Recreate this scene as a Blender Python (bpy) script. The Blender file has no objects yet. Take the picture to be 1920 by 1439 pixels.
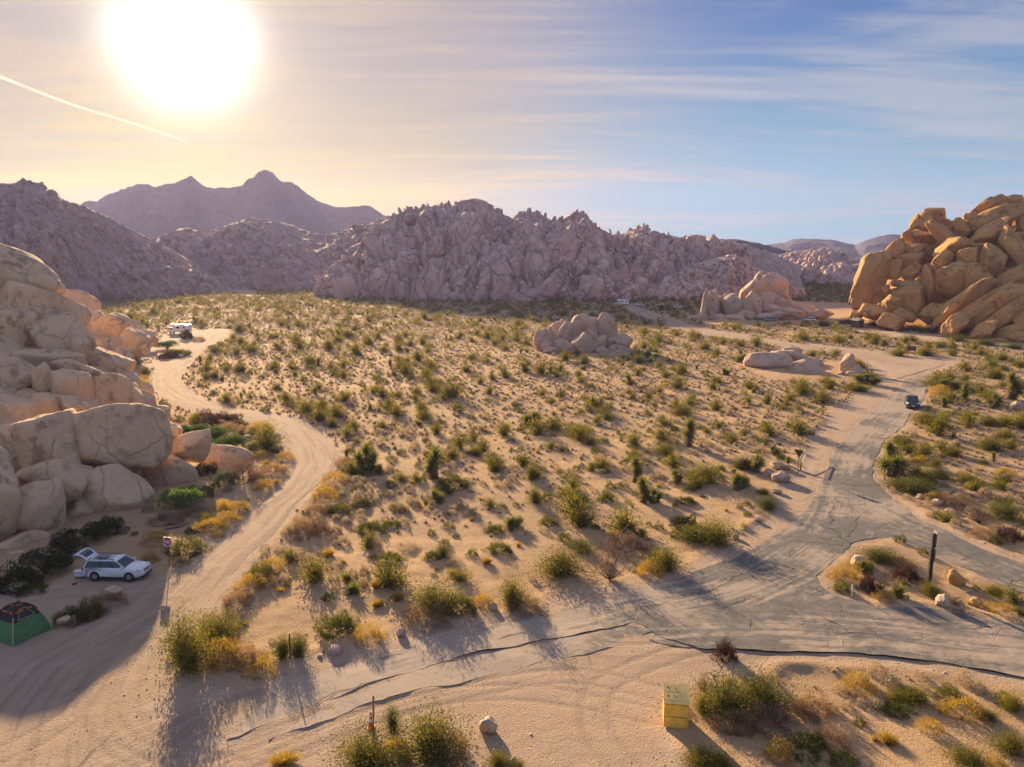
import bpy, bmesh, math, random
import numpy as np
from mathutils import Vector, Matrix, Euler
R = math.radians
PI = math.pi
scene = bpy.context.scene
COL = scene.collection

# ------------------------------------------------------------------ camera
CAM_H, PITCH, FPX = 25.5, R(9.7), 1460.0       # metres, tilt, focal length in pixels of the 1920 px frame
cam_d = bpy.data.cameras.new('camera')
cam_d.lens = FPX / 1920 * 36; cam_d.sensor_width = 36
cam_d.clip_start = 0.5; cam_d.clip_end = 30000
cam = bpy.data.objects.new('camera', cam_d); COL.objects.link(cam)
cam.location = (0, 0, CAM_H); cam.rotation_euler = (PI / 2 - PITCH, 0, 0)
scene.camera = cam

# ------------------------------------------------------------------ sky, sun, exposure
SUN_EL, SUN_AZ = R(13.2), R(-21.7)             # azimuth measured from +Y towards +X
SUNV = Vector((math.sin(SUN_AZ) * math.cos(SUN_EL), math.cos(SUN_AZ) * math.cos(SUN_EL), math.sin(SUN_EL)))
vs = scene.view_settings
vs.view_transform = 'Standard'; vs.look = 'None'; vs.gamma = 1; vs.use_curve_mapping = False
vs.exposure = 1.6
world = bpy.data.worlds.new('World'); scene.world = world; world.use_nodes = True
wn, wl = world.node_tree.nodes, world.node_tree.links
wn.clear()

def wnode(t, **kw):
    n = wn.new(t)
    for k, v in kw.items(): setattr(n, k, v)
    return n
def wmath(op, a, b=None, c=None, clamp=False):
    n = wn.new('ShaderNodeMath'); n.operation = op; n.use_clamp = clamp
    for i, v in enumerate((a, b, c)):
        if v is None: continue
        if isinstance(v, (int, float)): n.inputs[i].default_value = v
        else: wl.new(v, n.inputs[i])
    return n.outputs[0]
def wmix(fac, a, b, mode='MIX'):
    n = wn.new('ShaderNodeMix'); n.data_type = 'RGBA'; n.blend_type = mode
    for s, v in ((n.inputs[0], fac), (n.inputs[6], a), (n.inputs[7], b)):
        if isinstance(v, (int, float)): s.default_value = v
        elif isinstance(v, tuple): s.default_value = (*v, 1)
        else: wl.new(v, s)
    return n.outputs[2]
def wsmooth(v, a, b, o0=0, o1=1):
    n = wn.new('ShaderNodeMapRange'); n.interpolation_type = 'SMOOTHSTEP'
    wl.new(v, n.inputs[0]); n.inputs[1].default_value = a; n.inputs[2].default_value = b
    n.inputs[3].default_value = o0; n.inputs[4].default_value = o1
    return n.outputs[0]
sky = wnode('ShaderNodeTexSky', sky_type='NISHITA')
sky.sun_disc = False; sky.sun_elevation = SUN_EL; sky.sun_rotation = SUN_AZ
sky.air_density = 1.0; sky.dust_density = 1.2; sky.ozone_density = 1.5; sky.altitude = 1200
tc = wnode('ShaderNodeTexCoord')
dn = wnode('ShaderNodeVectorMath', operation='NORMALIZE'); wl.new(tc.outputs['Generated'], dn.inputs[0])
dv = dn.outputs[0]
dt = wnode('ShaderNodeVectorMath', operation='DOT_PRODUCT'); wl.new(dv, dt.inputs[0]); dt.inputs[1].default_value = SUNV
ang = wmath('MULTIPLY', wmath('ARCCOSINE', wmath('MINIMUM', dt.outputs['Value'], 0.999999)), 180 / PI)   # degrees from the sun
sx = wnode('ShaderNodeSeparateXYZ'); wl.new(dv, sx.inputs[0])
zc = wmath('ADD', wmath('MAXIMUM', sx.outputs[2], 0.0), 0.10)
cx_ = wmath('DIVIDE', sx.outputs[0], zc); cy_ = wmath('DIVIDE', sx.outputs[1], zc)
cb = wnode('ShaderNodeCombineXYZ'); wl.new(cx_, cb.inputs[0]); wl.new(cy_, cb.inputs[1])
mp = wnode('ShaderNodeMapping'); wl.new(cb.outputs[0], mp.inputs[0])
mp.inputs['Rotation'].default_value = (0, 0, R(38)); mp.inputs['Scale'].default_value = (0.42, 1.15, 1)
n1 = wnode('ShaderNodeTexNoise'); wl.new(mp.outputs[0], n1.inputs['Vector'])
n1.inputs['Scale'].default_value = 0.95; n1.inputs['Detail'].default_value = 9; n1.inputs['Roughness'].default_value = 0.56; n1.inputs['Distortion'].default_value = 0.7
mp2 = wnode('ShaderNodeMapping'); wl.new(cb.outputs[0], mp2.inputs[0])
mp2.inputs['Rotation'].default_value = (0, 0, R(-9)); mp2.inputs['Scale'].default_value = (0.5, 3.2, 1)
n2 = wnode('ShaderNodeTexNoise'); wl.new(mp2.outputs[0], n2.inputs['Vector'])
n2.inputs['Scale'].default_value = 2.2; n2.inputs['Detail'].default_value = 8; n2.inputs['Roughness'].default_value = 0.6
cl = wmath('ADD', wmath('MULTIPLY', n1.outputs[0], 0.72), wmath('MULTIPLY', n2.outputs[0], 0.28))
cloud = wsmooth(cl, 0.455, 0.60)                                     # thin cirrus, 0..1
veil = wmath('ADD', wmath('ADD', wmath('MULTIPLY', cloud, 0.60), wsmooth(sx.outputs[2], 0.36, 0.8, 0.0, 0.4)), wsmooth(ang, 16, 40, 0.80, 0.0), clamp=True)  # veil thickened overhead, out of view, as added fill light
# colour of the lit ice veil: cream near the sun, pale blue white far off, brightened overhead for added fill
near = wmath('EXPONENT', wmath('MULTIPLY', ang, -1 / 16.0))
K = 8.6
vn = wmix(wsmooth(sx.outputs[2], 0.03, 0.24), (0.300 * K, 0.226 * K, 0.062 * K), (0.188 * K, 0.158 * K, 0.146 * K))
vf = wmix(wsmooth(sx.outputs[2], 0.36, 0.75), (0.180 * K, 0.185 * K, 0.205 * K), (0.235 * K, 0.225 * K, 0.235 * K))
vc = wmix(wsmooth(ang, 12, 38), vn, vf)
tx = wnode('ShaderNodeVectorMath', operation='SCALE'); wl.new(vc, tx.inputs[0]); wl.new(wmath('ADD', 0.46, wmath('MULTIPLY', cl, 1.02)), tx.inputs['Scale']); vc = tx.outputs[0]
base = wmix(wsmooth(sx.outputs[2], 0.02, 0.36), (0.088 * K, 0.182 * K, 0.235 * K), (0.010 * K, 0.044 * K, 0.158 * K))
skyc = wmix(0.985, sky.outputs[0], base)
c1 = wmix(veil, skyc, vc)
glow = wmath('ADD', wmath('MULTIPLY', wmath('EXPONENT', wmath('MULTIPLY', ang, -1 / 5.2)), 0.27 * K),
             wmath('MULTIPLY', wmath('EXPONENT', wmath('MULTIPLY', ang, -1 / 15.0)), 0.012 * K))
gc = wnode('ShaderNodeVectorMath', operation='SCALE'); gc.inputs[0].default_value = (1.0, 0.80, 0.36); wl.new(glow, gc.inputs['Scale'])
c2 = wmix(1.0, c1, gc.outputs[0], 'ADD')
da = wmath('DIVIDE', wmath('ADD', ang, wmath('MULTIPLY', wmath('SUBTRACT', n1.outputs[0], 0.5), 1.2)), 2.9)
disc = wmath('MULTIPLY', wmath('EXPONENT', wmath('MULTIPLY', wmath('MULTIPLY', da, da), -1.0)), 1.3 * K)
dc = wnode('ShaderNodeVectorMath', operation='SCALE'); dc.inputs[0].default_value = (1.0, 0.97, 0.88); wl.new(disc, dc.inputs['Scale'])
c3 = wmix(1.0, c2, dc.outputs[0], 'ADD')
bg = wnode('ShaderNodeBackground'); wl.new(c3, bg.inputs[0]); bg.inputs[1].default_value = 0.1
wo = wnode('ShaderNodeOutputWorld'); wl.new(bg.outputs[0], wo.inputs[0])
world.cycles.sampling_method = 'MANUAL'; world.cycles.sample_map_resolution = 512

sun_d = bpy.data.lights.new('sun', 'SUN'); sun_d.energy = 5.0; sun_d.angle = R(0.6); sun_d.color = (1.0, 0.72, 0.41)
sun = bpy.data.objects.new('sun', sun_d); COL.objects.link(sun)
sun.rotation_euler = SUNV.to_track_quat('Z', 'Y').to_euler(); sun.location = (-200, 500, 150)
scene.cycles.use_denoising = True; scene.cycles.denoising_prefilter = 'FAST'
scene.cycles.max_bounces = 5; scene.cycles.diffuse_bounces = 3; scene.cycles.transmission_bounces = 3
scene.cycles.volume_bounces = 0; scene.cycles.transparent_max_bounces = 6

# ------------------------------------------------------------------ helpers
CP, SP = math.cos(PITCH), math.sin(PITCH)
def ray(px, py):
    x = (px - 960) / FPX; y = (719.5 - py) / FPX
    return x, CP + y * SP, -SP + y * CP
def gp(px, py, z=0.0):                        # a photo pixel to the ground (or level z)
    d = ray(px, py); t = (z - CAM_H) / d[2]
    return Vector((d[0] * t, d[1] * t, z))
def at(px, py, Y):                            # a photo pixel at world depth Y
    d = ray(px, py); t = Y / d[1]
    return Vector((d[0] * t, Y, CAM_H + d[2] * t))
def cdep(Y, z=0.0): return Y * CP + (CAM_H - z) * SP
def xat(px, Y, z=0.0): return (px - 960) / FPX * cdep(Y, z)
def proj(X, Y, Z):
    dz = Z - CAM_H
    d = Y * CP - dz * SP; u = Y * SP + dz * CP
    return 960 + FPX * X / d, 719.5 - FPX * u / d

def _h(ix, iy, iz, seed):
    with np.errstate(over='ignore'):
        n = (ix.astype(np.uint32) * np.uint32(374761393) + iy.astype(np.uint32) * np.uint32(668265263)
             + iz.astype(np.uint32) * np.uint32(2147483647) + np.uint32((seed * 974711) & 0xffffffff))
        n = (n ^ (n >> np.uint32(13))) * np.uint32(1274126177)
        n = n ^ (n >> np.uint32(16))
        n = n * np.uint32(2246822519); n = n ^ (n >> np.uint32(15))
    return n.astype(np.float64) / 4294967295.0
def vnoise(x, y, z=None, seed=0):
    x = np.asarray(x, float); y = np.asarray(y, float)
    z = np.zeros_like(x) if z is None else np.asarray(z, float)
    fx, fy, fz = np.floor(x), np.floor(y), np.floor(z)
    ix, iy, iz = fx.astype(np.int64), fy.astype(np.int64), fz.astype(np.int64)
    x, y, z = x - fx, y - fy, z - fz
    u, v, w = (t * t * t * (t * (t * 6 - 15) + 10) for t in (x, y, z))
    r = 0
    for dx in (0, 1):
        for dy in (0, 1):
            for dz in (0, 1):
                r = r + _h(ix + dx, iy + dy, iz + dz, seed) * (u if dx else 1 - u) * (v if dy else 1 - v) * (w if dz else 1 - w)
    return r * 2 - 1
def fbm(x, y, z=None, o=4, seed=0, g=0.5, ridged=False):
    s, a, t = 0, 1.0, 0.0
    for i in range(o):
        k = 2.03 ** i
        n = vnoise(x * k, y * k, None if z is None else z * k, seed + i * 17)
        if ridged: n = 1 - 2 * np.abs(n)
        s = s + a * n; t += a; a *= g
    return s / t
def smooth01(v, a, b):
    t = np.clip((v - a) / (b - a), 0, 1); return t * t * (3 - 2 * t)

def mesh_np(name, V, F, mats, smooth=False, midx=None):
    me = bpy.data.meshes.new(name)
    V = np.asarray(V, np.float32); F = np.asarray(F, np.int32)
    k = F.shape[1]
    me.vertices.add(len(V)); me.vertices.foreach_set('co', V.ravel())
    me.loops.add(F.size); me.loops.foreach_set('vertex_index', F.ravel())
    me.polygons.add(len(F)); me.polygons.foreach_set('loop_start', np.arange(0, F.size, k, dtype=np.int32))
    if smooth: me.polygons.foreach_set('use_smooth', np.ones(len(F), bool))
    if midx is not None: me.polygons.foreach_set('material_index', np.asarray(midx, np.int32))
    for m in (mats if isinstance(mats, (list, tuple)) else [mats]): me.materials.append(m)
    me.update(calc_edges=True)
    return me
def link(name, me, parent=None, loc=None):
    o = bpy.data.objects.new(name, me); COL.objects.link(o)
    if parent is not None: o.parent = parent
    if loc is not None: o.location = loc
    return o
def tag(o, label=None, cat=None, group=None, kind=None):
    if label: o['label'] = label
    if cat: o['category'] = cat
    if group: o['group'] = group
    if kind: o['kind'] = kind
    return o
def empty(name, loc=(0, 0, 0), rz=0.0):
    o = bpy.data.objects.new(name, None); COL.objects.link(o)
    o.location = loc; o.rotation_euler = (0, 0, rz); o.empty_display_size = 0.3
    return o

# ------------------------------------------------------------------ materials
class M:
    """small node material writer"""
    def __init__(s, name):
        s.m = bpy.data.materials.new(name); s.m.use_nodes = True
        s.n, s.l = s.m.node_tree.nodes, s.m.node_tree.links
        s.b = s.n['Principled BSDF']; s.out = s.n['Material Output']
        s.b.inputs['Specular IOR Level'].default_value = 0.2
        s.pos = s.n.new('ShaderNodeNewGeometry').outputs['Position']
    def put(s, sock, v):
        if isinstance(v, (int, float)): sock.default_value = v
        elif isinstance(v, tuple): sock.default_value = (*v, 1) if len(v) == 3 and sock.type == 'RGBA' else v
        else: s.l.new(v, sock)
    def noise(s, scale, detail=4, rough=0.55, dist=0.0, vec=None, stretch=None, rot=None, kind='fac'):
        n = s.n.new('ShaderNodeTexNoise'); v = vec or s.pos
        if stretch or rot:
            mp = s.n.new('ShaderNodeMapping'); s.l.new(v, mp.inputs[0])
            if stretch: mp.inputs['Scale'].default_value = stretch
            if rot: mp.inputs['Rotation'].default_value = rot
            v = mp.outputs[0]
        s.l.new(v, n.inputs['Vector'])
        n.inputs['Scale'].default_value = scale; n.inputs['Detail'].default_value = detail
        n.inputs['Roughness'].default_value = rough; n.inputs['Distortion'].default_value = dist
        return n.outputs[0] if kind == 'fac' else n.outputs[1]
    def voro(s, scale, feature='F1', vec=None, rand=1.0):
        n = s.n.new('ShaderNodeTexVoronoi'); n.feature = feature
        s.l.new(vec or s.pos, n.inputs['Vector']); n.inputs['Scale'].default_value = scale; n.inputs['Randomness'].default_value = rand
        return n.outputs['Distance']
    def math(s, op, a, b=None, clamp=False):
        n = s.n.new('ShaderNodeMath'); n.operation = op; n.use_clamp = clamp
        s.put(n.inputs[0], a)
        if b is not None: s.put(n.inputs[1], b)
        return n.outputs[0]
    def rng(s, v, a, b, c=0.0, d=1.0, smooth=True):
        n = s.n.new('ShaderNodeMapRange'); n.interpolation_type = 'SMOOTHSTEP' if smooth else 'LINEAR'
        s.l.new(v, n.inputs[0])
        for i, x in zip((1, 2, 3, 4), (a, b, c, d)): n.inputs[i].default_value = x
        return n.outputs[0]
    def mix(s, f, a, b, mode='MIX'):
        n = s.n.new('ShaderNodeMix'); n.data_type = 'RGBA'; n.blend_type = mode
        s.put(n.inputs[0], f); s.put(n.inputs[6], a); s.put(n.inputs[7], b)
        return n.outputs[2]
    def vadd(s, a, b, k=1.0):
        sc = s.n.new('ShaderNodeVectorMath'); sc.operation = 'SCALE'; s.l.new(b, sc.inputs[0]); sc.inputs['Scale'].default_value = k
        ad = s.n.new('ShaderNodeVectorMath'); ad.operation = 'ADD'; s.l.new(a, ad.inputs[0]); s.l.new(sc.outputs[0], ad.inputs[1])
        return ad.outputs[0]
    def attr(s, name, vec=False):
        n = s.n.new('ShaderNodeAttribute'); n.attribute_name = name
        return n.outputs['Vector'] if vec else n.outputs['Fac']
    def bump(s, h, dist=0.1, strength=1.0, normal=None):
        n = s.n.new('ShaderNodeBump'); s.l.new(h, n.inputs['Height'])
        n.inputs['Distance'].default_value = dist; n.inputs['Strength'].default_value = strength
        if normal: s.l.new(normal, n.inputs['Normal'])
        return n.outputs[0]
    def done(s, col=None, rough=0.9, normal=None, metal=0.0, spec=None):
        if col is not None: s.put(s.b.inputs['Base Color'], col)
        s.put(s.b.inputs['Roughness'], rough); s.b.inputs['Metallic'].default_value = metal
        if spec is not None: s.b.inputs['Specular IOR Level'].default_value = spec
        if normal: s.l.new(normal, s.b.inputs['Normal'])
        return s.m

def plain(name, col, rough=0.6, metal=0.0, spec=0.4, wear=0.12, scale=9.0):
    a = M(name); n = a.noise(scale, 5, 0.6)
    lo = tuple(c * (1 - wear) for c in col); hi = tuple(min(1, c * (1 + wear)) for c in col)
    return a.done(a.mix(a.rng(n, .3, .7), lo, hi), rough, metal=metal, spec=spec)

def rock_mat(name, c1, c2, varn, sc=1.0, bumpd=0.12, dark=.18, jt=(.52, .62), jd=.38, jb=.55):
    a = M(name)
    big = a.noise(0.09 * sc, 5, 0.6, 0.5); mid = a.noise(0.55 * sc, 6, 0.62, 0.3); fine = a.noise(7.0 * sc, 4, 0.7)
    c = a.mix(a.rng(big, .35, .65), c1, c2)
    ri = a.n.new('ShaderNodeNewGeometry').outputs['Random Per Island']; ro = a.n.new('ShaderNodeObjectInfo').outputs['Random']
    rr = a.math('FRACT', a.math('ADD', ri, ro))
    c = a.mix(a.rng(rr, 0, 1, 0, dark, False), c, tuple(k * .58 for k in c2))
    v = a.math('MULTIPLY', a.rng(mid, .49, .62), a.rng(a.noise(0.16 * sc, 4, .6), .40, .60))
    c = a.mix(a.math('MULTIPLY', v, .9), c, varn)
    streak = a.noise(0.7 * sc, 4, .6, .4, stretch=(1.6, 1.6, .28))
    c = a.mix(a.rng(streak, .52, .72, 0, .45), c, tuple(k * .62 for k in c1))
    c = a.mix(a.rng(fine, .35, .7, 0, .22), c, tuple(k * .60 for k in c1))
    # joints: thin warped cracks
    wp = a.vadd(a.pos, a.noise(0.30 * sc, 3, .5, kind='col'), 2.2 / sc)
    mpn = a.n.new('ShaderNodeMapping'); a.l.new(wp, mpn.inputs[0]); mpn.inputs['Rotation'].default_value = (0.3, 0.5, 0.2); mpn.inputs['Scale'].default_value = (1, 1, .55)
    ed = a.voro(0.17 * sc, 'DISTANCE_TO_EDGE', mpn.outputs[0])
    crack = a.rng(ed, 0.0, 0.018 if jd < .5 else .035, 1, 0)
    crack = a.math('MULTIPLY', crack, a.rng(a.noise(.11 * sc, 2, .5), *jt))
    if jd > .5:
        ed2 = a.voro(.42 * sc, 'DISTANCE_TO_EDGE', mpn.outputs[0]); crack = a.math('MAXIMUM', crack, a.math('MULTIPLY', a.rng(ed2, 0, .035, 1, 0), a.rng(a.noise(.2 * sc, 3, .6), .42, .58)))
    c = a.mix(a.math('MULTIPLY', crack, jd), c, tuple(k * .5 for k in c1))
    pits = a.rng(a.voro(2.3 * sc), 0.0, .35, 1, 0); pits = a.math('MULTIPLY', pits, a.rng(big, .5, .62))
    m2 = a.noise(2.4 * sc, 5, .68, .2)
    c = a.mix(a.rng(m2, .48, .68, 0, .42), c, tuple(k * .66 for k in c2))
    h = a.math('ADD', a.math('MULTIPLY', mid, 1.6), a.math('MULTIPLY', fine, .30)); h = a.math('ADD', h, a.math('MULTIPLY', m2, .9))
    h = a.math('SUBTRACT', h, a.math('MULTIPLY', crack, jb)); h = a.math('SUBTRACT', h, a.math('MULTIPLY', pits, .35))
    h = a.math('ADD', h, a.math('MULTIPLY', streak, .5))
    return a.done(c, .93, a.bump(h, bumpd / sc, 0.9), spec=.15)

MAT = {}
MAT['rock_left'] = rock_mat('granite_pale', (.77, .545, .345), (.68, .475, .305), (.29, .19, .125), 1.0, .14, .22, (.45, .57), .45, .8)
MAT['rock_right'] = rock_mat('granite_orange', (.66, .375, .14), (.55, .315, .14), (.22, .145, .10), .8, .2)
MAT['rock_mid'] = rock_mat('granite_tan', (.64, .465, .345), (.56, .40, .30), (.30, .22, .17), .8)
MAT['rock_ridge'] = rock_mat('granite_rose', (.80, .575, .50), (.69, .49, .435), (.34, .235, .22), .45, .42, .38, (.32, .50), .62, 1.8)
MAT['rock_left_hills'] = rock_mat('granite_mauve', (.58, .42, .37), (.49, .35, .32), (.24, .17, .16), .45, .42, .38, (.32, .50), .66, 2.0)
MAT['rock_haze_blue'] = rock_mat('granite_haze_tinted', (.075, .085, .125), (.06, .07, .11), (.04, .05, .08), .22, .30)  # blue of the distance haze put into the rock colour
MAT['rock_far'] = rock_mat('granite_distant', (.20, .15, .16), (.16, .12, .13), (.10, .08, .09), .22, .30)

def ground_mat(name, packed_only=False):
    a = M(name)
    pk = a.attr('pack')
    n1 = a.noise(.05, 4, .6); n2 = a.noise(.9, 5, .62, .3); n3 = a.noise(9, 4, .7)
    sand = a.mix(a.rng(n1, .35, .65), (.52, .35, .195), (.455, .31, .185))
    sand = a.mix(a.rng(n2, .46, .70, 0, .45), sand, (.34, .235, .15))
    road = a.mix(a.rng(n1, .3, .7), (.475, .36, .265), (.455, .335, .235))
    uv = a.attr('along', True)
    st = a.noise(1.0, 6, .62, .15, vec=uv)
    road = a.mix(a.math('MULTIPLY', a.rng(st, .46, .60, 0, .75), a.attr('trkw')), road, (.33, .25, .19))
    road = a.mix(a.rng(a.noise(.35, 4, .6, .5), .52, .70, 0, .4), road, (.56, .46, .37))
    pk2 = a.rng(a.math('ADD', pk, a.math('MULTIPLY', a.math('SUBTRACT', n2, .5), .5)), .25, .75)
    c = a.mix(pk2, sand, road)
    ty = a.attr('tyre'); c = a.mix(a.math('MULTIPLY', ty, .5), c, (.33, .25, .19))
    peb = a.voro(5.5); peb2 = a.voro(2.1)
    c = a.mix(a.rng(peb, .05, .22, .55, 0), c, (.24, .17, .115))
    c = a.mix(a.rng(n3, .5, .72, 0, .28), c, (.27, .19, .13))
    h = a.math('ADD', a.math('MULTIPLY', n3, .55), a.math('MULTIPLY', n2, .7))
    h = a.math('ADD', h, a.math('MULTIPLY', a.rng(peb, 0, .35, 1, 0), .40))
    h = a.math('ADD', h, a.math('MULTIPLY', a.noise(4.5, 6, .75), .75))
    h = a.math('ADD', h, a.math('MULTIPLY', a.math('MULTIPLY', st, a.attr('trkw')), 1.1))
    return a.done(c, .95, a.bump(h, .12, 1.0), spec=.1)
MAT['ground'] = ground_mat('desert_sand')

def asphalt_mat():
    a = M('old_asphalt')
    n1 = a.noise(.10, 5, .6, .4); n2 = a.noise(1.3, 5, .65, .2); n3 = a.noise(14, 3, .7)
    uv = a.attr('along', True)
    st = a.noise(.9, 5, .6, .1, vec=uv)
    c = a.mix(a.rng(n2, .35, .65), (.125, .122, .12), (.175, .167, .157))
    c = a.mix(a.rng(n3, .4, .7, 0, .4), c, (.14, .13, .12))
    c = a.mix(a.rng(st, .50, .63, 0, .55), c, (.14, .125, .105))
    drift = a.math('ADD', a.math('MULTIPLY', n1, .75), a.math('ADD', a.math('MULTIPLY', st, .40), a.math('MULTIPLY', n2, .15)))
    drift = a.math('ADD', drift, a.math('MULTIPLY', a.attr('sandy'), .20))
    dr = a.rng(drift, .635, .77)
    c = a.mix(a.math('MULTIPLY', dr, .80), c, (.42, .335, .26))
    wp = a.vadd(a.pos, a.noise(.8, 3, .6, kind='col'), .9)
    ed = a.voro(.30, 'DISTANCE_TO_EDGE', wp); ed2 = a.voro(1.4, 'DISTANCE_TO_EDGE', wp)
    ck = a.math('MULTIPLY', a.rng(ed, 0, .012, 1, 0), a.rng(a.noise(.25, 3), .42, .52))
    ck2 = a.math('MULTIPLY', a.rng(ed2, 0, .03, 1, 0), a.rng(a.noise(.21, 3, vec=a.vadd(a.pos, a.pos, .3)), .56, .62))
    ck = a.math('MAXIMUM', ck, ck2)
    ck = a.math('MULTIPLY', ck, a.rng(dr, 0, 1, 1, .25))
    c = a.mix(a.math('MULTIPLY', ck, .45), c, (.07, .06, .05))
    h = a.math('ADD', a.math('MULTIPLY', n2, .5), a.math('MULTIPLY', n3, .12))
    h = a.math('ADD', h, a.math('MULTIPLY', dr, .35)); h = a.math('SUBTRACT', h, a.math('MULTIPLY', ck, 1.0))
    return a.done(c, .9, a.bump(h, .05, .9), spec=.2)
MAT['asphalt'] = asphalt_mat()
a_ = M('broken_asphalt_edge'); MAT['asphalt_edge'] = a_.done(a_.mix(a_.rng(a_.noise(6, 4), .35, .65), (.035, .032, .03), (.08, .07, .06)), .95)

def leaf_mat(name, cols, transl=0.35, tcol=None, rough=.8):
    a = M(name)
    rp = a.n.new('ShaderNodeNewGeometry').outputs['Random Per Island']
    oi = a.n.new('ShaderNodeObjectInfo').outputs['Random']
    c = a.mix(a.rng(rp, 0, 1, 0, 1, False), cols[0], cols[1])
    if len(cols) > 2: c = a.mix(a.rng(a.noise(.8, 3, .6), .48, .64), c, cols[2])
    c = a.mix(a.math('MULTIPLY', oi, .35), c, tuple(k * .62 for k in cols[0]))
    a.put(a.b.inputs['Base Color'], c); a.b.inputs['Roughness'].default_value = rough
    a.b.inputs['Specular IOR Level'].default_value = .15
    t = a.n.new('ShaderNodeBsdfTranslucent')
    tc_ = a.mix(1.0, c, tcol or (1.25, 1.15, .7), 'MULTIPLY')
    a.l.new(tc_, t.inputs['Color'])
    mx = a.n.new('ShaderNodeMixShader'); mx.inputs[0].default_value = transl
    a.l.new(a.b.outputs[0], mx.inputs[1]); a.l.new(t.outputs[0], mx.inputs[2]); a.l.new(mx.outputs[0], a.out.inputs['Surface'])
    return a.m
MAT['creosote'] = leaf_mat('creosote_leaf', [(.19, .18, .03), (.07, .09, .02), (.26, .22, .04)], .44)
MAT['green'] = leaf_mat('green_twig', [(.13, .15, .03), (.055, .08, .02), (.17, .155, .045)], .40)
MAT['bright'] = leaf_mat('bright_leaf', [(.16, .27, .06), (.09, .19, .05)], .4)
MAT['round'] = leaf_mat('round_bush_leaf', [(.12, .21, .05), (.06, .12, .035)], .35)
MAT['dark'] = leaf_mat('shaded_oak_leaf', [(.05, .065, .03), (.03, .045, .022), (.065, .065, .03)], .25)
MAT['bluegreen'] = leaf_mat('grey_green_leaf', [(.15, .19, .12), (.08, .12, .08)], .3)
MAT['dry'] = leaf_mat('dry_twig', [(.38, .28, .18), (.24, .17, .11), (.32, .22, .15)], .38, (1.2, 1.05, .8))
MAT['burro'] = leaf_mat('grey_twig', [(.47, .41, .31), (.29, .245, .18), (.38, .31, .23)], .45, (1.2, 1.05, .85))
MAT['gold'] = leaf_mat('golden_straw', [(.46, .33, .07), (.28, .23, .05), (.38, .27, .10)], .45, (1.25, 1.05, .6))
MAT['purple'] = leaf_mat('bare_grey_twig', [(.25, .175, .15), (.15, .10, .09), (.30, .21, .17)], .3, (1.1, 1, .9))
MAT['redbrown'] = leaf_mat('red_brown_twig', [(.12, .06, .045), (.07, .04, .035)], .25, (1.1, 1, .9))
MAT['yucca'] = leaf_mat('yucca_blade', [(.24, .25, .08), (.12, .15, .045), (.28, .24, .09)], .35)
MAT['skirt'] = leaf_mat('dead_yucca_blade', [(.30, .22, .14), (.19, .14, .10)], .3, (1, 1, .9))
MAT['stem'] = plain('shrub_stem', (.13, .095, .07), .9, wear=.3, scale=3)
# ------------------------------------------------------------------ traced outlines (photo pixels put on the ground)
ROAD_L = [(385,632),(360,648),(336,664),(312,680),(284,698),(281,712),(286,726),(300,742),(330,760),(365,772),(420,783),(480,794),(515,812),(540,835),(553,862),(545,890),(518,922),(478,952),(440,985),(400,1012),(345,1050),(300,1100),(230,1150),(120,1190),(-40,1240),(-170,1330),(-280,1500)]
ROAD_R = [(438,622),(412,640),(384,660),(357,680),(340,700),(338,712),(350,728),(370,742),(405,757),(440,766),(500,774),(565,786),(605,812),(628,842),(632,872),(620,893),(590,918),(556,950),(533,985),(505,1015),(470,1045),(430,1095),(390,1145),(330,1200),(300,1262),(296,1340),(300,1500)]
FAR_C = [((1150,571),(1182,573)),((1180,582),(1212,582)),((1215,596),(1246,594)),((1262,614),(1290,608)),((1310,627),(1340,620)),((1384,637),(1400,629)),((1436,645),(1440,636)),((1500,655),(1505,646)),((1560,662),(1556,652)),((1612,674),(1634,661)),((1650,695),(1710,672)),((1658,712),(1778,676)),((1656,718),(1778,683))]
EAST_OUT = [(1741,704),(1738,732),(1723,766),(1707,776),(1694,800),(1673,815),(1658,826),(1650,844),(1637,867),(1634,893),(1642,906),(1663,927),(1686,948),(1705,960),(1725,977),(1768,994),(1817,1019),(1866,1041),(1920,1058),(2110,1128)]
ISLE = [(2110,1192),(1990,1140),(1920,1112),(1866,1092),(1800,1062),(1739,1036),(1709,1021),(1675,1008),(1645,1009),(1616,1013),(1597,1021),(1572,1045),(1531,1080),(1540,1098),(1558,1114),(1597,1126),(1636,1141),(1695,1141),(1744,1141),(1793,1153),(1842,1163),(1920,1172),(2110,1215)]
SOUTH = [(2110,1312),(1920,1271),(1842,1257),(1768,1244),(1695,1237),(1597,1228),(1450,1222),(1380,1219),(1310,1218),(1250,1200),(1190,1168),(1080,1190),(985,1208),(900,1222),(858,1235),(775,1258),(690,1284),(590,1321),(500,1360),(430,1388)]
WEST = [(470,1344),(505,1316),(500,1290),(520,1270),(590,1268),(680,1232),(760,1214),(800,1194),(880,1178),(960,1168),(1050,1148),(1150,1117),(1250,1092),(1330,1064),(1400,1037),(1460,1002),(1508,962),(1536,922),(1548,890),(1560,852),(1590,815),(1640,770),(1682,735),(1700,712)]
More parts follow.
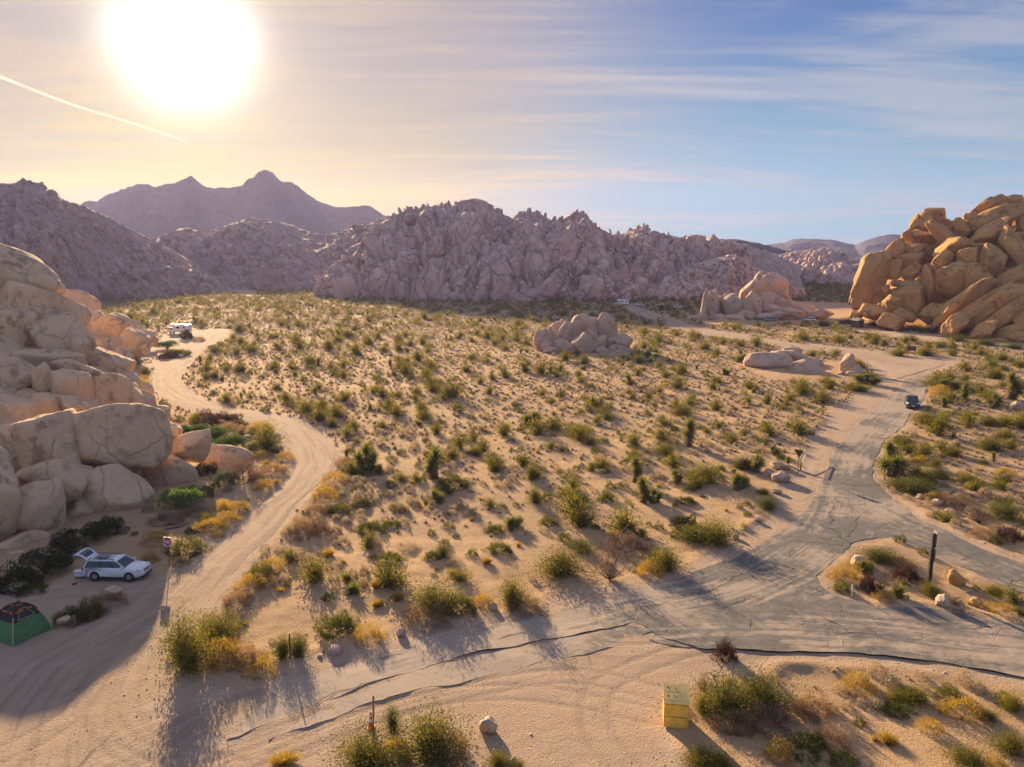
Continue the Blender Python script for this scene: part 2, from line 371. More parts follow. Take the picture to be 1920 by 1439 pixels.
PACK_A = [(1512,644),(1634,658),(1790,670),(1792,685),(1745,700)] + [(x + 6, y - 3) for x, y in EAST_OUT[1:-1]] + [(2130,1128),(2130,1330),(1920,1281),(1700,1247),(1450,1233),(1400,1262),(1310,1275),(1245,1288),(1240,1370),(1262,1439),(1290,1520),(-400,1560),(-420,1120),(0,1085),(60,1118),(130,1085),(300,1088),(345,1052),(430,1075),(400,1150),(318,1215),(300,1290),(480,1264),(620,1225),(760,1180),(900,1160),(1050,1122),(1200,1088),(1290,1068),(1370,1025),(1426,985),(1462,966),(1470,945),(1465,920),(1478,901),(1496,893),(1517,849),(1522,828),(1530,818),(1541,802),(1567,766),(1598,750),(1616,735),(1647,724),(1658,708),(1650,694),(1608,672),(1556,660)]
SLAB_B = [(700,1290),(775,1262),(858,1239),(985,1212),(1080,1194),(1180,1172),(1230,1180),(1196,1199),(1150,1212),(1085,1232),(1010,1244),(930,1262),(860,1281),(800,1291),(745,1304),(700,1316),(640,1340),(560,1370),(500,1388),(520,1372),(590,1338)]
LOT = [(1560,655),(1634,664),(1778,678),(1741,705),(1700,712),(1660,720),(1650,695),(1608,674)]

def world(poly): return np.array([gp(x, y)[:2] for x, y in poly])
POLY = {'dirt': world(ROAD_L + ROAD_R[::-1]), 'far': world([a for a, b in FAR_C] + [b for a, b in FAR_C][::-1]),
        'pack': world(PACK_A), 'isle': world(ISLE), 'east': world(EAST_OUT + ISLE + SOUTH + WEST)}
POLY['patch'] = world([(437,541),(462,534),(482,551),(466,557),(447,552)])
POLY['rvpad'] = world([(300,640),(318,622),(372,618),(440,616),(440,628),(395,650),(340,668),(290,690),(270,690),(262,668)])
POLY['far2'] = world([(1500,572),(1590,600),(1660,620),(1760,628),(1850,640),(1960,655),(1960,662),(1840,650),(1740,640),(1640,628),(1560,612),(1500,590)])

def sdist(P, poly):                           # signed distance, positive inside
    A = poly; B = np.roll(poly, -1, 0)
    d2 = np.full(len(P), 1e18); ins = np.zeros(len(P), bool)
    for (ax, ay), (bx, by) in zip(A, B):
        ex, ey = bx - ax, by - ay; wx, wy = P[:, 0] - ax, P[:, 1] - ay
        t = np.clip((wx * ex + wy * ey) / (ex * ex + ey * ey + 1e-12), 0, 1)
        d2 = np.minimum(d2, (wx - t * ex) ** 2 + (wy - t * ey) ** 2)
        c = (ay > P[:, 1]) != (by > P[:, 1])
        if ay != by: ins ^= c & (P[:, 0] < (bx - ax) * (P[:, 1] - ay) / (by - ay) + ax)
    return np.where(ins, 1, -1) * np.sqrt(d2)
def packsd(P):
    P = np.asarray(P, float).reshape(-1, 2)
    d = np.full(len(P), -99.0)
    for k in ('dirt', 'far', 'pack', 'patch', 'rvpad', 'far2'):
        poly = POLY[k]; lo, hi = poly.min(0) - 8, poly.max(0) + 8
        m = (P[:, 0] > lo[0]) & (P[:, 0] < hi[0]) & (P[:, 1] > lo[1]) & (P[:, 1] < hi[1])
        if m.any(): d[m] = np.maximum(d[m], sdist(P[m], poly))
    poly = POLY['isle']; m = (P[:, 0] > 20) & (P[:, 1] < 75) & (P[:, 1] > 30)
    if m.any(): d[m] = np.minimum(d[m], -sdist(P[m], poly))
    return d
TYRES = [[(1240,1345),(1000,1300),(800,1312),(560,1392),(380,1450)], [(1250,1305),(1080,1268),(900,1290),(700,1345),(520,1425)], [(330,1445),(215,1385),(192,1310),(250,1215),(370,1105),(470,1010)], [(450,1445),(300,1410),(232,1345),(262,1240),(350,1150)],
         [(-20,1425),(120,1350),(230,1235),(335,1125)], [(1180,1445),(1120,1370),(1130,1290),(1240,1235),(1400,1190)], [(100,1300),(210,1240),(300,1170),(420,1060)], [(60,1120),(140,1110),(240,1112),(330,1090)], [(1700,745),(1640,800),(1590,880),(1550,960),(1440,1050),(1250,1120)]]
TY = []
for c_ in TYRES:
    C_ = np.array([gp(*p)[:2] for p in c_]); t_ = np.linspace(0, len(C_) - 1, 12 * (len(C_) - 1) + 1); i_ = np.clip(t_.astype(int), 0, len(C_) - 2); f_ = (t_ - i_)[:, None]; k_ = len(C_)
    p0, p1, p2, p3 = C_[np.clip(i_ - 1, 0, k_ - 1)], C_[i_], C_[i_ + 1], C_[np.clip(i_ + 2, 0, k_ - 1)]
    Q_ = .5 * (2 * p1 + (p2 - p0) * f_ + (2 * p0 - 5 * p1 + 4 * p2 - p3) * f_ * f_ + (3 * p1 - p0 - 3 * p2 + p3) * f_ ** 3)
    T_ = np.gradient(Q_, axis=0); T_ /= np.linalg.norm(T_, axis=1)[:, None] + 1e-9; N_ = np.stack([-T_[:, 1], T_[:, 0]], 1)
    TY += [Q_ + N_ * .78, Q_ - N_ * .78]
def tyre(P):                                  # 0..1 along the wheel ruts pressed into the loose sand
    w = np.zeros(len(P))
    m = (P[:, 1] > 26) & (P[:, 1] < 110) & (np.abs(P[:, 0]) < 75)
    if not m.any(): return w
    Pm = P[m]; d = np.full(len(Pm), 9.0)
    for c in TY:
        lo, hi = c.min(0) - 1, c.max(0) + 1; b = (Pm[:, 0] > lo[0]) & (Pm[:, 0] < hi[0]) & (Pm[:, 1] > lo[1]) & (Pm[:, 1] < hi[1])
        if b.any(): d[b] = np.minimum(d[b], pl_dist(Pm[b], c))
    w[m] = np.exp(-(d / .17) ** 2); return w
def pl_dist(P, C):
    best = np.full(len(P), 1e9)
    for (ax, ay), (bx, by) in zip(C[:-1], C[1:]):
        ex, ey = bx - ax, by - ay; t = np.clip(((P[:, 0] - ax) * ex + (P[:, 1] - ay) * ey) / (ex * ex + ey * ey), 0, 1)
        best = np.minimum(best, np.hypot(P[:, 0] - ax - t * ex, P[:, 1] - ay - t * ey))
    return best
def gz(x, y, sd=None):                        # terrain height
    x = np.asarray(x, float); y = np.asarray(y, float)
    if sd is None: sd = packsd(np.stack([x.ravel(), y.ravel()], 1)).reshape(x.shape)
    off = 1 - smooth01(sd, -2.2, 0.3)
    far = 1 - smooth01(y, 250, 500)
    z = (fbm(x / 14, y / 14, o=2, seed=3) * .28 + fbm(x / 3.1, y / 3.1, o=3, seed=5) * .11) * off * far
    z = z + .16 * np.exp(-((sd + .9) / .7) ** 2) * (.5 + .8 * vnoise(x / 2.3, y / 2.3, seed=9)) * (y < 200)   # low bladed berm along the roads
    rut = fbm(x / .9, y / .9, o=3, seed=11) * .018
    return z + rut
def gz1(x, y): return float(gz(np.array([x]), np.array([y]))[0])

# ------------------------------------------------------------------ ground sheet
def axis(segs):
    out = [segs[0][0]]
    for a, b, s0, s1 in segs:
        p = a
        while p < b - 1e-6:
            f = (p - a) / (b - a); p = min(b, p + s0 + (s1 - s0) * f); out.append(p)
    return np.array(out)
gx = axis([(-2800, -400, 500, 60), (-400, -95, 40, 2.5), (-95, -34, 1.6, .30), (-34, 42, .235, .235), (42, 110, .30, 2), (110, 420, 2.6, 40), (420, 2800, 60, 500)])
gy = axis([(-200, 0, 50, 12), (0, 27, 6, .4), (27, 62, .17, .22), (62, 120, .25, .7), (120, 300, .8, 2.6), (300, 600, 3, 14), (600, 2900, 30, 400)])
GX, GY = np.meshgrid(gx, gy)
P2 = np.stack([GX.ravel(), GY.ravel()], 1)
SD = packsd(P2)
TW = tyre(P2)
GZ = gz(P2[:, 0], P2[:, 1], SD) - .035 * TW
nx, ny = len(gx), len(gy)
I = np.arange(nx * ny).reshape(ny, nx)
F = np.stack([I[:-1, :-1], I[:-1, 1:], I[1:, 1:], I[1:, :-1]], -1).reshape(-1, 4)
me = mesh_np('ground', np.column_stack([P2, GZ]), F, MAT['ground'], True)
at_ = me.attributes.new('pack', 'FLOAT', 'POINT'); at_.data.foreach_set('value', smooth01(SD, -1.6, .6).astype(np.float32))
at_ = me.attributes.new('tyre', 'FLOAT', 'POINT'); at_.data.foreach_set('value', TW.astype(np.float32))
# 'along': coordinates that run with the road, so that tracks streak along it
def centreline(Ls, Rs):
    return np.array([((gp(*a)[:2][0] + gp(*b)[:2][0]) / 2, (gp(*a)[:2][1] + gp(*b)[:2][1]) / 2) for a, b in zip(Ls, Rs)])
CL_DIRT = centreline(ROAD_L, ROAD_R)
CL_EAST = np.array([gp(*p)[:2] for p in [(1735,700),(1700,750),(1650,800),(1605,850),(1590,900),(1585,950),(1560,1010),(1480,1070),(1360,1120),(1200,1150),(1000,1200),(800,1260),(600,1310),(420,1370),(200,1480)]])
CL_EB = np.array([gp(*p)[:2] for p in [(1600,900),(1610,950),(1680,985),(1780,1030),(1920,1085),(2200,1170)]])
CL_EC = np.array([gp(*p)[:2] for p in [(1150,1190),(1300,1185),(1450,1180),(1650,1190),(1800,1210),(1950,1225),(2200,1270)]])
CL_FAR = centreline([a for a, b in FAR_C[:-2]], [b for a, b in FAR_C[:-2]])
CL_LOOP = np.array([gp(*p)[:2] for p in [(1240,1330),(1050,1290),(800,1330),(560,1400),(330,1400),(225,1330),(230,1240),(330,1130),(470,1030)]])
def along(P):
    best = np.full(len(P), 1e9); U = P[:, 0] * 1.0; V = P[:, 1] * .12
    for ci, c in enumerate((CL_DIRT, CL_EAST, CL_EB, CL_EC, CL_FAR)):
        acc = 0.0
        for (ax, ay), (bx, by) in zip(c[:-1], c[1:]):
            ex, ey = bx - ax, by - ay; L = math.hypot(ex, ey)
            t = np.clip(((P[:, 0] - ax) * ex + (P[:, 1] - ay) * ey) / L ** 2, 0, 1)
            qx, qy = P[:, 0] - ax - t * ex, P[:, 1] - ay - t * ey
            d = np.hypot(qx, qy); sgn = np.sign(ex * qy - ey * qx)
            m = d < best
            best = np.where(m, d, best); U = np.where(m, sgn * d * 1.5 + 37 * ci, U); V = np.where(m, (acc + t * L) * .075, V)
            acc += L
    return U, V, best
def set_along(me, P):
    U, V, D = along(P)
    w = me.attributes.new('trkw', 'FLOAT', 'POINT'); w.data.foreach_set('value', (1 - smooth01(D, 2.5, 5.5)).astype(np.float32))
    a = me.attributes.new('along', 'FLOAT_VECTOR', 'POINT')
    a.data.foreach_set('vector', np.column_stack([U, V, np.zeros(len(U))]).astype(np.float32).ravel())
set_along(me, P2)
ground = tag(link('ground', me), 'pale sandy desert flat dotted with shrubs and crossed by dirt roads', kind='structure')

# ------------------------------------------------------------------ roads
def strip(name, Ls, Rs, label, z0=.035, n=11, sub=6, crown=.03, mat=None, endfade=0):
    L = np.array([gp(*p)[:2] for p in Ls]); Rr = np.array([gp(*p)[:2] for p in Rs])
    k = len(L); t = np.linspace(0, k - 1, (k - 1) * sub + 1)
    def cr(A):                                # Catmull-Rom along the edge
        i = np.clip(t.astype(int), 0, k - 2); f = (t - i)[:, None]
        p0, p1, p2, p3 = A[np.clip(i - 1, 0, k - 1)], A[i], A[i + 1], A[np.clip(i + 2, 0, k - 1)]
        return .5 * (2 * p1 + (p2 - p0) * f + (2 * p0 - 5 * p1 + 4 * p2 - p3) * f * f + (3 * p1 - p0 - 3 * p2 + p3) * f ** 3)
    L, Rr = cr(L), cr(Rr)
    s = np.linspace(0, 1, n)[None, :, None]
    G = L[:, None, :] * (1 - s) + Rr[:, None, :] * s
    jit = fbm(G[..., 0] / 1.3, G[..., 1] / 1.3, o=3, seed=21)
    s1 = s[..., 0]
    Z = z0 + crown * np.sin(s1 * PI) - .016 * np.exp(-((s1 - .3) / .06) ** 2) - .016 * np.exp(-((s1 - .7) / .06) ** 2) + .012 * jit
    Z = Z + np.zeros_like(G[..., 0])
    Z[:, 0] = -.12; Z[:, -1] = -.12
    Z[:, 1] = z0 - .01 + .02 * jit[:, 1]; Z[:, -2] = z0 - .01 + .02 * jit[:, -2]
    if endfade: Z[-1 - endfade:] -= np.linspace(0, .15, endfade + 1)[:, None]
    V = np.column_stack([G.reshape(-1, 2), Z.ravel()])
    J = np.arange(len(V)).reshape(len(L), n)
    F = np.stack([J[:-1, :-1], J[:-1, 1:], J[1:, 1:], J[1:, :-1]], -1).reshape(-1, 4)
    me = mesh_np(name, V, F, mat or MAT['ground'], True)
    a = me.attributes.new('pack', 'FLOAT', 'POINT'); a.data.foreach_set('value', np.ones(len(V), np.float32))
    set_along(me, V[:, :2])
    me.update()
    if me.polygons[0].normal.z < 0: me.flip_normals()
    return tag(link(name, me), label, kind='structure')
strip('dirt_road', ROAD_L[:-4], ROAD_R[:-4], 'pale washboard dirt road curving between the boulder pile and the shrub flat', n=17, endfade=9)
strip('gravel_road', [a for a, b in FAR_C], [b for a, b in FAR_C], 'pale gravel road running from the far campsites to the paved junction')

def pl_dist(P, C):
    best = np.full(len(P), 1e9)
    for (ax, ay), (bx, by) in zip(C[:-1], C[1:]):
        ex, ey = bx - ax, by - ay; t = np.clip(((P[:, 0] - ax) * ex + (P[:, 1] - ay) * ey) / (ex * ex + ey * ey), 0, 1)
        best = np.minimum(best, np.hypot(P[:, 0] - ax - t * ex, P[:, 1] - ay - t * ey))
    return best
def slab(name, polys, label, z, thick, seed=0, parent=None, lift=0.0):
    """a broken asphalt sheet with ragged edges and a real thickness"""
    bm = bmesh.new(); rnd = random.Random(seed)
    for poly in polys:
        P = world(poly); out = []
        for i in range(len(P)):
            a, b = P[i], P[(i + 1) % len(P)]; L = np.hypot(*(b - a)); k = max(1, int(L / .45))
            nn = np.array([-(b - a)[1], (b - a)[0]]) / max(L, 1e-6)
            for j in range(k):
                q = a + (b - a) * j / k
                w = .22 * fbm(np.array([q[0] / 1.7]), np.array([q[1] / 1.7]), o=3, seed=31)[0] + rnd.uniform(-.05, .05)
                out.append(q + nn * w * 1.2)
        vs_ = [bm.verts.new((x, y, z)) for x, y in out]
        for i in range(len(vs_)): bm.edges.new((vs_[i], vs_[(i + 1) % len(vs_)]))
    bmesh.ops.triangle_fill(bm, use_beauty=True, use_dissolve=False, edges=bm.edges[:])
    for f in bm.faces:
        if f.normal.z < 0: f.normal_flip()
    bound = [e for e in bm.edges if len(e.link_faces) == 1]
    r = bmesh.ops.extrude_edge_only(bm, edges=bound)
    for v in [g for g in r['geom'] if isinstance(g, bmesh.types.BMVert)]: v.co.z -= thick
    for f in bm.faces: f.material_index = 0 if abs(f.normal.z) > .5 else 1
    bm.faces.ensure_lookup_table()
    # break the sheet into finer triangles so that tracks and drift can follow it
    for _ in range(5):
        long = [e for e in bm.edges if e.calc_length() > 2.2 and any(abs(f.normal.z) > .5 for f in e.link_faces)]
        if not long: break
        bmesh.ops.subdivide_edges(bm, edges=long, cuts=1)
        bmesh.ops.triangulate(bm, faces=[f for f in bm.faces if len(f.verts) > 3])
    me = bpy.data.meshes.new(name); bm.to_mesh(me); bm.free()
    co = np.zeros(len(me.vertices) * 3, np.float32); me.vertices.foreach_get('co', co); co = co.reshape(-1, 3)
    top = co[:, 2] > z - .01
    dS = np.abs(pl_dist(co[:, :2], world(SOUTH[:-2])))
    co[:, 2] += np.where(top, fbm(co[:, 0] / 2.2, co[:, 1] / 2.2, o=2, seed=41) * .014 + -.05 * smooth01(vnoise(co[:, 0] / 2.6, co[:, 1] / 1.9, seed=47), .05, .7) * (co[:, 0] < 9) + lift * (1 - smooth01(dS, .5, 3.5)) * np.clip(.9 + 1.3 * fbm(co[:, 0] / 3.0, co[:, 1] / 3.0, o=2, seed=43) - np.clip((8 - co[:, 0]) / 30, 0, .5), .05, 1.6), 0)
    me.vertices.foreach_set('co', co.ravel())
    me.materials.append(MAT['asphalt']); me.materials.append(MAT['asphalt_edge'])
    set_along(me, co[:, :2])
    px = np.array([proj(*c) for c in co[:, :3].astype(float)])
    sandy = np.clip((1500 - px[:, 0]) / 500, 0, 1) * .75 + np.clip((960 - px[:, 1]) / 150, 0, 1) * .35 + np.clip((760 - px[:, 0]) / 300, 0, 1) * 1.2
    a = me.attributes.new('sandy', 'FLOAT', 'POINT'); a.data.foreach_set('value', sandy.astype(np.float32))
    me.update()
    o = link(name, me, parent)
    return o
paved = tag(slab('paved_road', [EAST_OUT + ISLE + SOUTH + WEST], '', .045, .15, 1, lift=.06), 'cracked old asphalt road forking around a shrubby traffic island', kind='structure')
slab_b = tag(slab('asphalt_slab', [SLAB_B], '', .045, .12, 2), 'lower broken asphalt layer along the south edge of the paved road', kind='structure')
tag(slab('asphalt_slab', [[(1245,1180),(1290,1172),(1330,1180),(1330,1210),(1290,1216),(1240,1210),(1215,1200)]], '', .038, .10, 5), 'small asphalt patch at the mouth of the sandy lot', kind='structure').hide_render = False
CRACKS = [[(1545,884),(1580,880),(1632,889)],[(1552,862),(1600,866),(1640,868)],[(1500,935),(1560,933),(1625,940)],[(1560,905),(1600,911),(1642,912)],[(1450,975),(1520,990),(1590,996)],[(1470,962),(1540,960),(1610,968)],
          [(1405,1048),(1470,1062),(1535,1078)],[(1480,1015),(1530,1018),(1592,1026)],[(1520,978),(1570,1000),(1600,1022)],[(1345,1145),(1380,1130),(1400,1120)],[(1500,1148),(1560,1165),(1600,1190)],[(1660,1160),(1700,1163),(1740,1172),(1790,1168)],
          [(1720,1030),(1760,1027),(1790,1022)],[(1550,1190),(1620,1186),(1690,1196)],[(1795,1175),(1840,1180),(1875,1172)],[(1870,1100),(1900,1092),(1930,1086)],[(1775,1052),(1800,1050),(1825,1045)],
          [(560,1334),(620,1302),(700,1278)],[(860,1205),(930,1200),(1000,1180)],[(1100,1150),(1180,1140),(1260,1130)],[(1280,1120),(1340,1105),(1400,1075)],[(1565,935),(1555,960),(1560,990)],[(1620,960),(1600,985),(1590,1015)]]
mk = plain('crack_grit', (.075, .062, .05), .95, spec=.1, wear=.3)
for i, c in enumerate(CRACKS):
    pts = []
    for a, b in zip(c[:-1], c[1:]):
        A, B = gp(*a), gp(*b); k = max(2, int((B - A).length / .35))
        for j in range(k): pts.append(A.lerp(B, j / k))
    pts.append(gp(*c[-1])); V = []
    for j, p in enumerate(pts):
        n = vnoise(np.array([p.x * 1.3]), np.array([p.y * 1.3]), seed=50 + i)[0]; d = (pts[min(j + 1, len(pts) - 1)] - pts[max(j - 1, 0)]).normalized()
        s = Vector((-d.y, d.x, 0)); w = .012 + .028 * abs(vnoise(np.array([p.x * 2.1]), np.array([p.y * 2.1]), seed=70 + i)[0])
        w *= min(1, 6 * min(j, len(pts) - 1 - j) / len(pts)) + .1
        q = p + s * n * .30
        V += [(q.x - s.x * w, q.y - s.y * w, .066), (q.x + s.x * w, q.y + s.y * w, .066)]
    F = [(2 * j, 2 * j + 1, 2 * j + 3, 2 * j + 2) for j in range(len(pts) - 1)]
    link('crack', mesh_np('crack', V, F, mk), paved)

# ------------------------------------------------------------------ rocks
def ico(sub):
    bm = bmesh.new(); bmesh.ops.create_icosphere(bm, subdivisions=sub, radius=1)
    V = np.array([v.co[:] for v in bm.verts]); F = np.array([[v.index for v in f.verts] for f in bm.faces]); bm.free()
    return V, F
ICO = {k: ico(k) for k in (1, 2, 3, 4, 5)}
def rock_shape(seed, sub, p=9, nf=14, rough=.05, box=False):
    """rounded joint-block: soft intersection of random planes, then weathering noise"""
    V, F = ICO[sub]; r = np.random.RandomState(seed)
    N = r.normal(size=(nf, 3)); N /= np.linalg.norm(N, axis=1)[:, None]
    if box:
        q = np.linalg.qr(r.normal(size=(3, 3)) * .25 + np.eye(3))[0]
        N[:3] = q; N[3:6] = -q
    h = r.uniform(.78, 1.12, nf)
    d = np.clip(V @ N.T, 0, None) / h
    rad = (np.sum(d ** p, axis=1) + .35 ** p) ** (-1 / p)
    rad = np.clip(rad, .3, 1.35)
    P = V * rad[:, None]
    if sub > 2: P = P + V * (fbm(P[:, 0] * 1.6 + seed, P[:, 1] * 1.6, P[:, 2] * 1.6, o=3 if sub < 5 else 5, seed=seed) * rough)[:, None]
    P /= np.abs(P).max(0)
    return P, F
def rock_mesh(seed, sub, mat, **kw):
    P, F = rock_shape(seed, sub, **kw); return mesh_np('boulder', P, F, mat, True)
ROCKS = {}
def rock_lib(key, mat, sub, n, **kw):
    ROCKS[key] = [rock_mesh(100 + 7 * i + len(key), sub, MAT[mat], **kw) for i in range(n)]
rock_lib('left', 'rock_left', 5, 9, p=13, nf=14, rough=.12)
rock_lib('left_b', 'rock_left', 5, 7, p=16, nf=12, rough=.11, box=True)
rock_lib('right', 'rock_right', 5, 9, p=14, nf=13, rough=.17)
rock_lib('right_b', 'rock_right', 5, 6, p=18, nf=12, rough=.15, box=True)
rock_lib('mid', 'rock_mid', 4, 8, p=13, nf=13, rough=.15)
rock_lib('mid_b', 'rock_mid', 4, 5, p=16, nf=12, rough=.09, box=True)
rock_lib('ridge', 'rock_ridge', 3, 8, p=20, nf=11, rough=.14, box=True)
rock_lib('lhill', 'rock_left_hills', 3, 6, p=20, nf=11, rough=.14, box=True)
rock_lib('far', 'rock_far', 3, 5, p=12, nf=11, rough=.10)

brnd = random.Random(5)
def boulder(parent, key, cx, cy, hw, hh, rot=0.0, Y=100.0, thick=1.0, sink=0.0, mi=None):
    P = at(cx, cy, Y); s = cdep(Y, P.z) / FPX
    sx_, sz_ = hw * s, hh * s / .97
    sy_ = thick * math.sqrt(sx_ * sz_)
    lib = ROCKS[key]; i = brnd.randrange(len(lib)) if mi is None else mi
    o = link('boulder', lib[i], parent)
    az = -math.atan2(P.x, P.y)
    if key[:3] == 'mid': sz_ *= 1.16; sink += .16 * sz_
    o.location = P - Vector((0, 0, sink)) - (parent.location if parent else Vector())
    o.rotation_euler = Euler((0, -R(rot), az), 'XYZ')
    flip = [(1, 1), (-1, -1)][brnd.randrange(2)]
    o.scale = (sx_ * flip[0] * 1.04, sy_ * flip[1], sz_ * 1.04)
    return o
def outcrop(name, base, label, cat, key, lst, zx=0.0, zy=0.0, k=1.0, keyb=None, every=3, fy=1.0):
    root = empty(name, (base[0], base[1], 0)); tag(root, label, cat)
    for n, b in enumerate(lst):
        grow = 1.20 if key == 'right' else 1.08
        cx, cy, hw, hh, rot, Y = b[:6]; Y *= fy
        kk = keyb if keyb and n % every == 1 else key
        boulder(root, kk, zx + cx * k, zy + cy * k, hw * k * grow, hh * k * grow, rot, Y, *(b[6:7] or (1.0,)))
    return root
LEFT = [(205,828,98,66,-4,80,.8),(100,845,50,84,10,76),(110,905,64,40,-14,73),(72,962,54,57,8,69,.8),(-8,945,38,110,5,67),(20,850,34,54,0,79),
 (216,925,60,46,-12,76),(318,888,56,38,-8,85),(360,838,41,27,9,88),(424,862,54,27,-22,93),(300,820,36,18,-28,88),(318,808,26,15,-30,90),(282,842,26,18,-35,85),(290,858,20,14,0,84),
 (155,965,46,40,-20,74),(213,968,42,20,-22,77),(128,994,36,28,-20,71),(45,1032,44,32,0,66),(10,1070,40,30,0,63),
 (15,780,64,42,-20,86),(68,762,52,24,-14,89),(140,766,24,16,-10,90),(105,752,36,16,-15,91),
 (128,733,38,40,4,97,.9),(28,708,42,35,0,98,.9),(77,716,18,32,3,97),(148,699,44,19,-16,101),(198,744,40,42,-14,102,.9),(208,684,36,26,-28,111),
 (248,762,23,42,5,106),(274,768,17,36,3,108),(300,781,17,28,2,109),(238,716,25,19,-20,110),(270,730,17,13,-15,113),(172,762,16,18,5,98),
 (5,528,104,62,-22,116,.9),(15,634,128,72,-18,112,.8),(120,648,70,50,-42,111,.8),(158,657,20,30,15,109),(100,682,66,26,-8,106),(75,610,80,62,-35,114,.8),
 (-80,560,110,90,-10,120),(-120,700,120,90,0,105),(-110,820,110,80,0,90),(-120,940,100,90,0,75),(60,800,120,70,-20,95),(110,880,110,66,-20,86),(150,745,90,60,-25,108),(60,700,110,60,-20,110),(30,940,80,60,0,76),(235,880,70,40,-10,84)]
left_root = outcrop('boulder_pile', (-45, 80), 'huge pale granite boulder pile rising on the left above the parked wagon', 'rock outcrop', 'left', LEFT, keyb='left_b', every=3)
LEFT2 = [(140,576,40,29,-26,188),(162,613,32,29,-10,180),(206,618,31,28,-8,177),(208,659,33,25,-4,168),(252,645,26,26,-38,170),(271,634,18,13,0,188),(246,612,18,12,-10,198),(272,655,10,10,0,168),(112,560,22,18,0,195),(185,640,30,30,-10,176),(232,672,20,16,-30,164),(168,650,30,26,0,172),(286,640,12,9,-10,190),(258,625,14,10,-25,192)]
outcrop('boulder_pile', (-90, 178), 'smaller cluster of grey granite boulders behind the huge pile, beside the camper clearing', 'rock outcrop', 'left', LEFT2, keyb='left_b', every=4, fy=1.06)
RIGHT = [(520,850,135,235,-33,262,.7),(1120,262,85,58,-5,272),(960,310,52,92,-32,270),(1035,335,80,78,-20,268),(1165,335,62,48,0,270),(1268,345,60,40,12,270),(1100,397,24,22,0,266),(1160,405,66,44,30,268),(980,462,115,58,-6,266),(852,445,34,58,-18,268),(1130,470,70,60,0,268),
 (765,565,75,82,-20,264),(900,580,110,92,0,264),(905,690,135,90,-5,262),(655,640,42,75,-25,264),(1010,600,100,80,10,264),(745,745,60,78,-10,260),(905,785,62,90,-35,256),(915,905,98,50,5,250),(915,1035,108,115,0,247),(735,1055,76,66,0,246),(772,975,52,42,0,250),(680,925,32,32,0,252),(790,875,52,32,0,254),
 (560,1115,135,66,-12,250),(720,1215,98,58,-6,240),(850,1165,95,48,-15,243),(985,1150,42,46,0,244),(1090,1150,84,72,35,240),(405,1150,62,44,0,255),(645,1100,52,60,0,250),(440,1050,60,60,0,262),
 (1110,920,115,180,20,248),(1080,780,105,120,15,256),(1000,1060,60,100,0,250),
 (1180,690,80,95,8,246),(1295,555,150,84,32,250),(1240,470,58,190,48,256),(1365,375,56,88,38,256),(1465,310,60,98,44,256),(1560,190,120,44,38,262),(1700,140,78,56,0,262),(1822,140,92,54,5,264),(1838,190,88,34,-4,260),
 (1625,318,250,88,26,256),(1590,440,180,76,34,250),(1530,562,78,48,10,246),(1725,450,125,56,36,250),(1800,482,130,50,30,246),(1865,330,62,110,24,256),(1850,590,84,200,22,240),(1620,700,112,155,12,238),(1410,645,74,78,0,242),(1430,735,52,60,0,240),(1505,650,66,36,25,242),
 (1280,820,135,122,-8,240),(1570,880,70,88,0,234),(1705,830,50,50,0,236),(1480,860,100,170,32,238),
 (1340,1080,290,84,48,230),(1440,1130,320,76,44,227),(1590,1110,330,80,42,225),(1740,1060,280,84,42,224),(1850,800,210,76,40,230),(1640,1240,260,66,46,220),(1800,1190,210,66,42,219),(1560,1310,120,66,35,216),(1780,1330,160,66,40,214),(1885,1050,84,62,0,220),(1890,1385,110,66,0,209),(1300,1250,110,70,58,222),(1705,1405,84,36,10,211),(1960,1250,120,120,0,212),
 (1400,470,120,150,40,262),(1450,900,300,200,40,245),(1750,750,240,260,30,248),(1700,400,240,200,25,268),(950,650,180,200,0,270),(900,1000,220,140,0,258),(1750,1150,300,160,30,230),
 (2150,300,260,260,0,270),(2250,700,320,300,0,250),(2150,1150,240,240,0,225),(2450,500,300,400,0,270),(1200,1130,80,60,50,236),(560,1000,90,110,-20,262),(2600,1000,350,350,0,240)]
outcrop('rock_outcrop', (190, 240), 'towering sunlit orange granite outcrop at the right edge of the flat', 'rock outcrop', 'right', RIGHT, 1520, 350, .2084, 'right_b', 3, 1.045)
CENTRE = [(590,990,78,76,-6,188),(640,990,42,68,14,187),(690,925,66,38,30,196),(735,945,60,84,-32,192),(862,925,112,104,0,194),(860,1027,80,66,0,184,.9),(1005,940,64,104,8,193),(1105,1010,62,66,-35,189),(1050,1030,54,52,0,188),(640,1072,50,24,0,181),(622,1040,40,30,0,183),(700,1045,64,46,-15,184),(760,1050,60,36,-25,184),(960,1035,36,60,-10,186),(970,1075,42,24,0,182),(1080,1075,70,32,-12,184),(950,940,30,70,10,196),(860,980,140,80,0,196),(905,1000,70,80,0,191)]
outcrop('rock_outcrop', (17, 190), 'rounded boulder outcrop standing alone in the middle of the shrub flat', 'rock outcrop', 'mid', CENTRE, 850, 350, .2865, 'mid_b', 4, 1.075)
